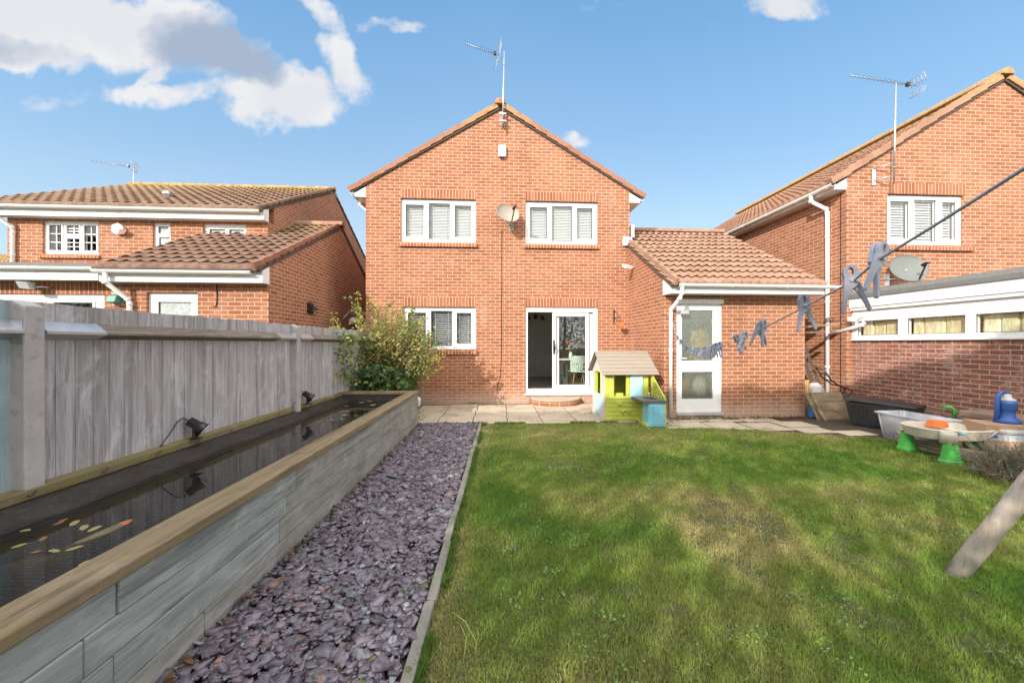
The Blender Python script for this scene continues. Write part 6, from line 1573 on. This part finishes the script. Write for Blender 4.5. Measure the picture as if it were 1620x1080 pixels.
# ------------------------------------------------------------------ gap between the garage and the right-hand house
M['oldwood'] = wood_mat('weathered_plank', (.33, .25, .16), (.14, .095, .06), (.46, .39, .29), 'x', .8, green=((.10, .08, .06), .5))
pn_ = thing('plank_screen', 'low screen of weathered horizontal planks closing the gap beside the garage', 'screen', (6.55, 6.5, 0))
for i in range(4):
    z0 = -.16 + i * .165; xl = 6.22 - .05 * i; xr = 6.98 - .055 * i; y = 6.72 + i * .045
    MB().hexa([(xl, y, z0), (xr, y, z0), (xr, y + .03, z0), (xl, y + .03, z0), (xl - .048, y + .042, z0 + .16), (xr - .052, y + .042, z0 + .16), (xr - .052, y + .072, z0 + .16), (xl - .048, y + .072, z0 + .16)]).build('plank', M['oldwood'], pn_, bevel=.004)
MB().bar((6.28, 6.70, 0), (6.14, 6.88, .50), .05, .03).build('brace', M['oldwood'], pn_)
ld = thing('step_ladder', 'dark folding steps leaning in the gap beside the garage', 'ladder', (6.7, 7.6, 0))
for x in (0, .34): MB().bar((6.66 + x * .5, 7.2, 0), (6.42 + x * .25, 7.6, 1.75), .035, .05).build('stile', M['timber_dark'], ld)
for i in range(5): t = .2 + i * .16; MB().bar((6.66 - .24 * t, 7.2 + .4 * t, 1.75 * t), (6.83 - .325 * t, 7.2 + .4 * t, 1.75 * t), .06, .02).build('tread', M['fence_rail'], ld)
mw = thing('tubular_rack', 'black tubular metal rack with curved feet leaning in the gap beside the garage', 'rack', (6.8, 7.1, 0))
mb = MB(); mb.tube([(6.45, 6.95, .95), (6.62, 6.95, .72), (6.80, 6.95, .60), (7.02, 7.0, .55), (7.10, 7.0, .50), (7.05, 7.0, .42), (6.90, 7.0, .38), (6.7, 7.0, .05)], .013, 8); mb.tube([(6.50, 7.2, 1.0), (6.66, 7.2, .76), (6.86, 7.2, .62), (7.08, 7.2, .58), (7.16, 7.2, .50), (7.08, 7.2, .42), (6.94, 7.2, .4), (6.7, 7.2, .05)], .013, 8)
mb.build('tube', M['black'], mw)
for i in range(3): MB().tube([(6.48 + i * .1, 6.95, .93 - i * .12), (6.52 + i * .1, 7.2, .96 - i * .12)], .010, 6).build('cross_bar', M['black'], mw)
for i, (a, b, lab) in enumerate((((6.42, 7.3, 1.78), (7.02, 7.22, 1.83), 'long thin plank lying across the top of the gap beside the garage'), ((6.40, 7.25, 1.66), (6.74, 7.25, 1.67), 'short plank end sticking out just below the long plank in the gap'))):
    o = MB().bar(a, b, .10, .03).build('plank', M['oldwood']); tag(o, lab, 'plank')
MB_ = thing('pallet', 'pale wooden pallet standing upright in the gap beside the garage', 'pallet', (6.4, 7.5, 0))
for i in range(6): MB().hexa([(6.24, 7.45, .5 + i * .16), (6.52, 7.45, .46 + i * .16), (6.52, 7.47, .46 + i * .16), (6.24, 7.47, .5 + i * .16), (6.24, 7.45, .60 + i * .16), (6.52, 7.45, .56 + i * .16), (6.52, 7.47, .56 + i * .16), (6.24, 7.47, .60 + i * .16)]).build('slat', M['blind'] if i % 2 == 0 else M['oldwood'], MB_)
MB().box(6.25, 6.30, 7.475, 7.50, 0, 1.5).build('slat_post', M['oldwood'], MB_)
yb_ = thing('yellow_crate', 'yellow plastic crate wedged behind the plank screen', 'crate', (6.38, 6.9, 0)); tub(yb_, M['yellow'], 6.23, 6.34, 7.12, 7.4, .0, .70, .02, .01, .008)
wb = thing('white_sack', 'white sack slumped behind the plank screen', 'sack', (6.66, 7.0, 0)); MB().lathe((6.60, 7.30, 0), [(.14, 0), (.17, .1), (.16, .5), (.10, .60), (.05, .64)], 16).build('body', M['blind'], wb)
bb = thing('blue_bag', 'bright blue bag hidden behind the foot of the plank screen', 'bag', (5.98, 6.75, 0)); MB().lathe((6.32, 7.02, -.1), [(.08, 0), (.10, .1), (.08, .30), (.03, .36)], 14).build('body', plain('cobalt_plastic_bag', (.03, .20, .55), .5, .2, 12, .3), bb)
ps = thing('wooden_stake', 'single grey stake leaning against the right front corner of the garage', 'stake', (5.95, 6.6, 0)); MB().bar((6.24, 6.66, .0), (6.13, 7.0, .50), .04, .02).build('stake', M['oldwood'], ps)

# ------------------------------------------------------------------ clothes line and pegs
def cw(xc, d, z): return Vector((xc * math.cos(YAW) + d * math.sin(YAW), -xc * math.sin(YAW) + d * math.cos(YAW), z))
LN = [(-1.2, 1.72), (.30, 1.580), (.40, 1.564), (.50, 1.550), (.56, 1.533), (.743, 1.512), (1.04, 1.480), (1.30, 1.452), (1.7, 1.424), (2.39, 1.386), (3.0, 1.388), (3.63, 1.415), (4.4, 1.46), (5.27, 1.55), (6.1, 1.72), (6.93, 1.97)]
lp = [cw(.295 + .381 * d, d, z) for d, z in LN]
ln_ = thing('clothes_line', 'grey plastic clothes line sagging across the garden from the garage wall', 'clothes line', tuple(lp[-1]))
M['line'] = plain('grey_line', (.44, .44, .50), .5, .1, 40, .1)
MB().tube(lp, .0017, 8).build('line', M['line'], ln_)
mb = MB(); e_ = lp[-1]; mb.tube([e_, e_ + Vector((0, .06, .01)), (3.352, 7.2, 2.0)], .006, 6); mb.build('wall_hook', M['steel'], ln_)
MB().box(lp[0].x - .05, lp[0].x + .05, lp[0].y - .10, lp[0].y, -.1, 1.9)
po = thing('line_post', 'wooden post behind the camera that holds the near end of the clothes line', 'post', (lp[0].x, lp[0].y, 0))
MB().box(lp[0].x - .045, lp[0].x + .045, lp[0].y - .095, lp[0].y - .001, -.1, 1.9).build('post', M['fence_rail'], po, bevel=.006)
def line_at(d):
    for i in range(len(LN) - 1):
        if LN[i][0] <= d <= LN[i + 1][0]: t = (d - LN[i][0]) / (LN[i + 1][0] - LN[i][0]); return lp[i].lerp(lp[i + 1], t), (lp[i + 1] - lp[i]).normalized()
pg = thing('clothes_peg', 'grey-blue plastic peg', 'clothes peg', (0, 0, 0))
def peg_arm(sg):
    mb = MB(); n_ = 16
    # head loop, in the peg's own plane x-z, thickness along y
    ty0, ty1 = (.0006, .0062) if sg > 0 else (-.0062, -.0006)
    outer = []; inner = []
    for k in range(n_):
        t = 2 * math.pi * k / n_; outer.append((.0092 * math.cos(t), .0130 * math.sin(t) + .0125)); inner.append((.0030 * math.cos(t), .0058 * math.sin(t) + .0150))
    for k in range(n_):
        a, b = outer[k], outer[(k + 1) % n_]; c, d = inner[(k + 1) % n_], inner[k]
        mb.prism([(a[0], ty0, a[1]), (b[0], ty0, b[1]), (c[0], ty0, c[1]), (d[0], ty0, d[1])], (0, ty1 - ty0, 0))
    # leg that splays to one side, tapering to a rounded tip
    L_ = [(-.0088, .0075), (.0088, .0075), (.0102, -.004), (.0130, -.020), (.0165, -.036), (.0178, -.044), (.0162, -.0475), (.0135, -.045), (.0095, -.030), (.0035, -.0135), (-.0085, -.004)]
    L_ = [(x * sg, z) for x, z in L_]
    mb.prism([(x, ty0 * .98, z) for x, z in L_], (0, (ty1 - ty0) * .97, 0))
    return mb.build('peg_arm', M['grey_peg'], pg, bevel=.0011)
peg_arm(1); peg_arm(-1)
mb = MB(); mb.tube([(0, -.0085, .002), (0, .0085, .002)], .0032, 8); mb.tube([(-.007, 0, -.003), (.007, 0, -.003)], .002, 6); mb.build('spring', M['lead'], pg)
near = [(.500, .25, .25, 'grey-blue peg nearest the camera, tilted with its legs down, by the grey dish'), (.565, -.55, -.12, 'second nearest grey-blue peg, hanging upright just left of the nearest'), (.745, -.3, -.10, 'single grey-blue peg hanging below the white gutter end'),
        (1.03, .5, -.1, 'upright grey-blue peg, front one of the pair over the garage bricks'), (1.075, -.7, .12, 'grey-blue peg half hidden behind the front one of the pair'), (1.26, .3, .35, 'grey-blue peg splayed to the right just beyond the pair'), (1.34, .2, -.55, 'grey-blue peg tilted to the left just beyond the pair')]
far = [1.72, 1.80, 1.86, 1.95, 2.02, 2.10, 2.16, 2.24, 2.32, 2.40, 2.48, 2.57, 2.66, 2.75, 2.86, 2.98, 3.15, 3.45, 3.55, 3.9, 4.3, 4.45, 4.9, 5.0, 5.5, 6.2]
first = True
for it in near + [(d, random.uniform(-1.2, 1.2), random.uniform(-.35, .35), None) for d in far]:
    d, yaw_, tilt_, lab = it; p, dr = line_at(d)
    s_ = 1.0
    lab = lab or 'small grey peg in the crowded row on the far half of the clothes line'
    face = math.atan2(dr.y, dr.x) + math.pi / 2 + yaw_ if d >= 1.5 else -YAW + yaw_
    if first: o = pg; o.location = p; o.rotation_euler = (0, tilt_, face); o.scale = (s_,) * 3; o['label'] = lab; o['group'] = 'pegs on the clothes line'; first = False
    else: o = copy_thing(pg, p, lab, 'pegs on the clothes line', (0, tilt_, face), s_)
    o.rotation_mode = 'XYZ'

# ------------------------------------------------------------------ tall hedge behind the camera that shades the lawn
hd = thing('tall_hedge', 'tall dark conifer hedge behind the garden, outside the picture', 'hedge', (-8, -4.6, 0)); off = (-8, -4.6, 0)
n_ = 105000; hx = rng.uniform(-24, 9, n_); top = 7.35 + .55 * (vnoise(hx + 40, hx * 0, 1.9, 2) - .5) + .35 * (vnoise(hx + 40, hx * 0, .6, 6) - .5)
hz = top * (1 - rng.random(n_) ** 1.7 * .98) ; hy = -4.6 + rng.uniform(-.9, .9, n_) * (1 - .75 * (hz / top) ** 3)
leaf_cloud(np.stack([hx, hy, hz], 1), rng.uniform(.07, .17, n_), rng.normal(0, 1, (n_, 3)), np.array([.045, .07, .03]) * rng.uniform(.6, 1.4, (n_, 1)), 'foliage', M['leaf'], asp=.5, parent=hd, off=off)
for i in range(12):
    x = -22.5 + i * 2.7; MB().tube([(x, -4.6, -.1), (x + .05, -4.6, 3), (x, -4.55, 6.2)], [.09, .06, .015], 8).build('trunk', M['timber_dark'], hd)
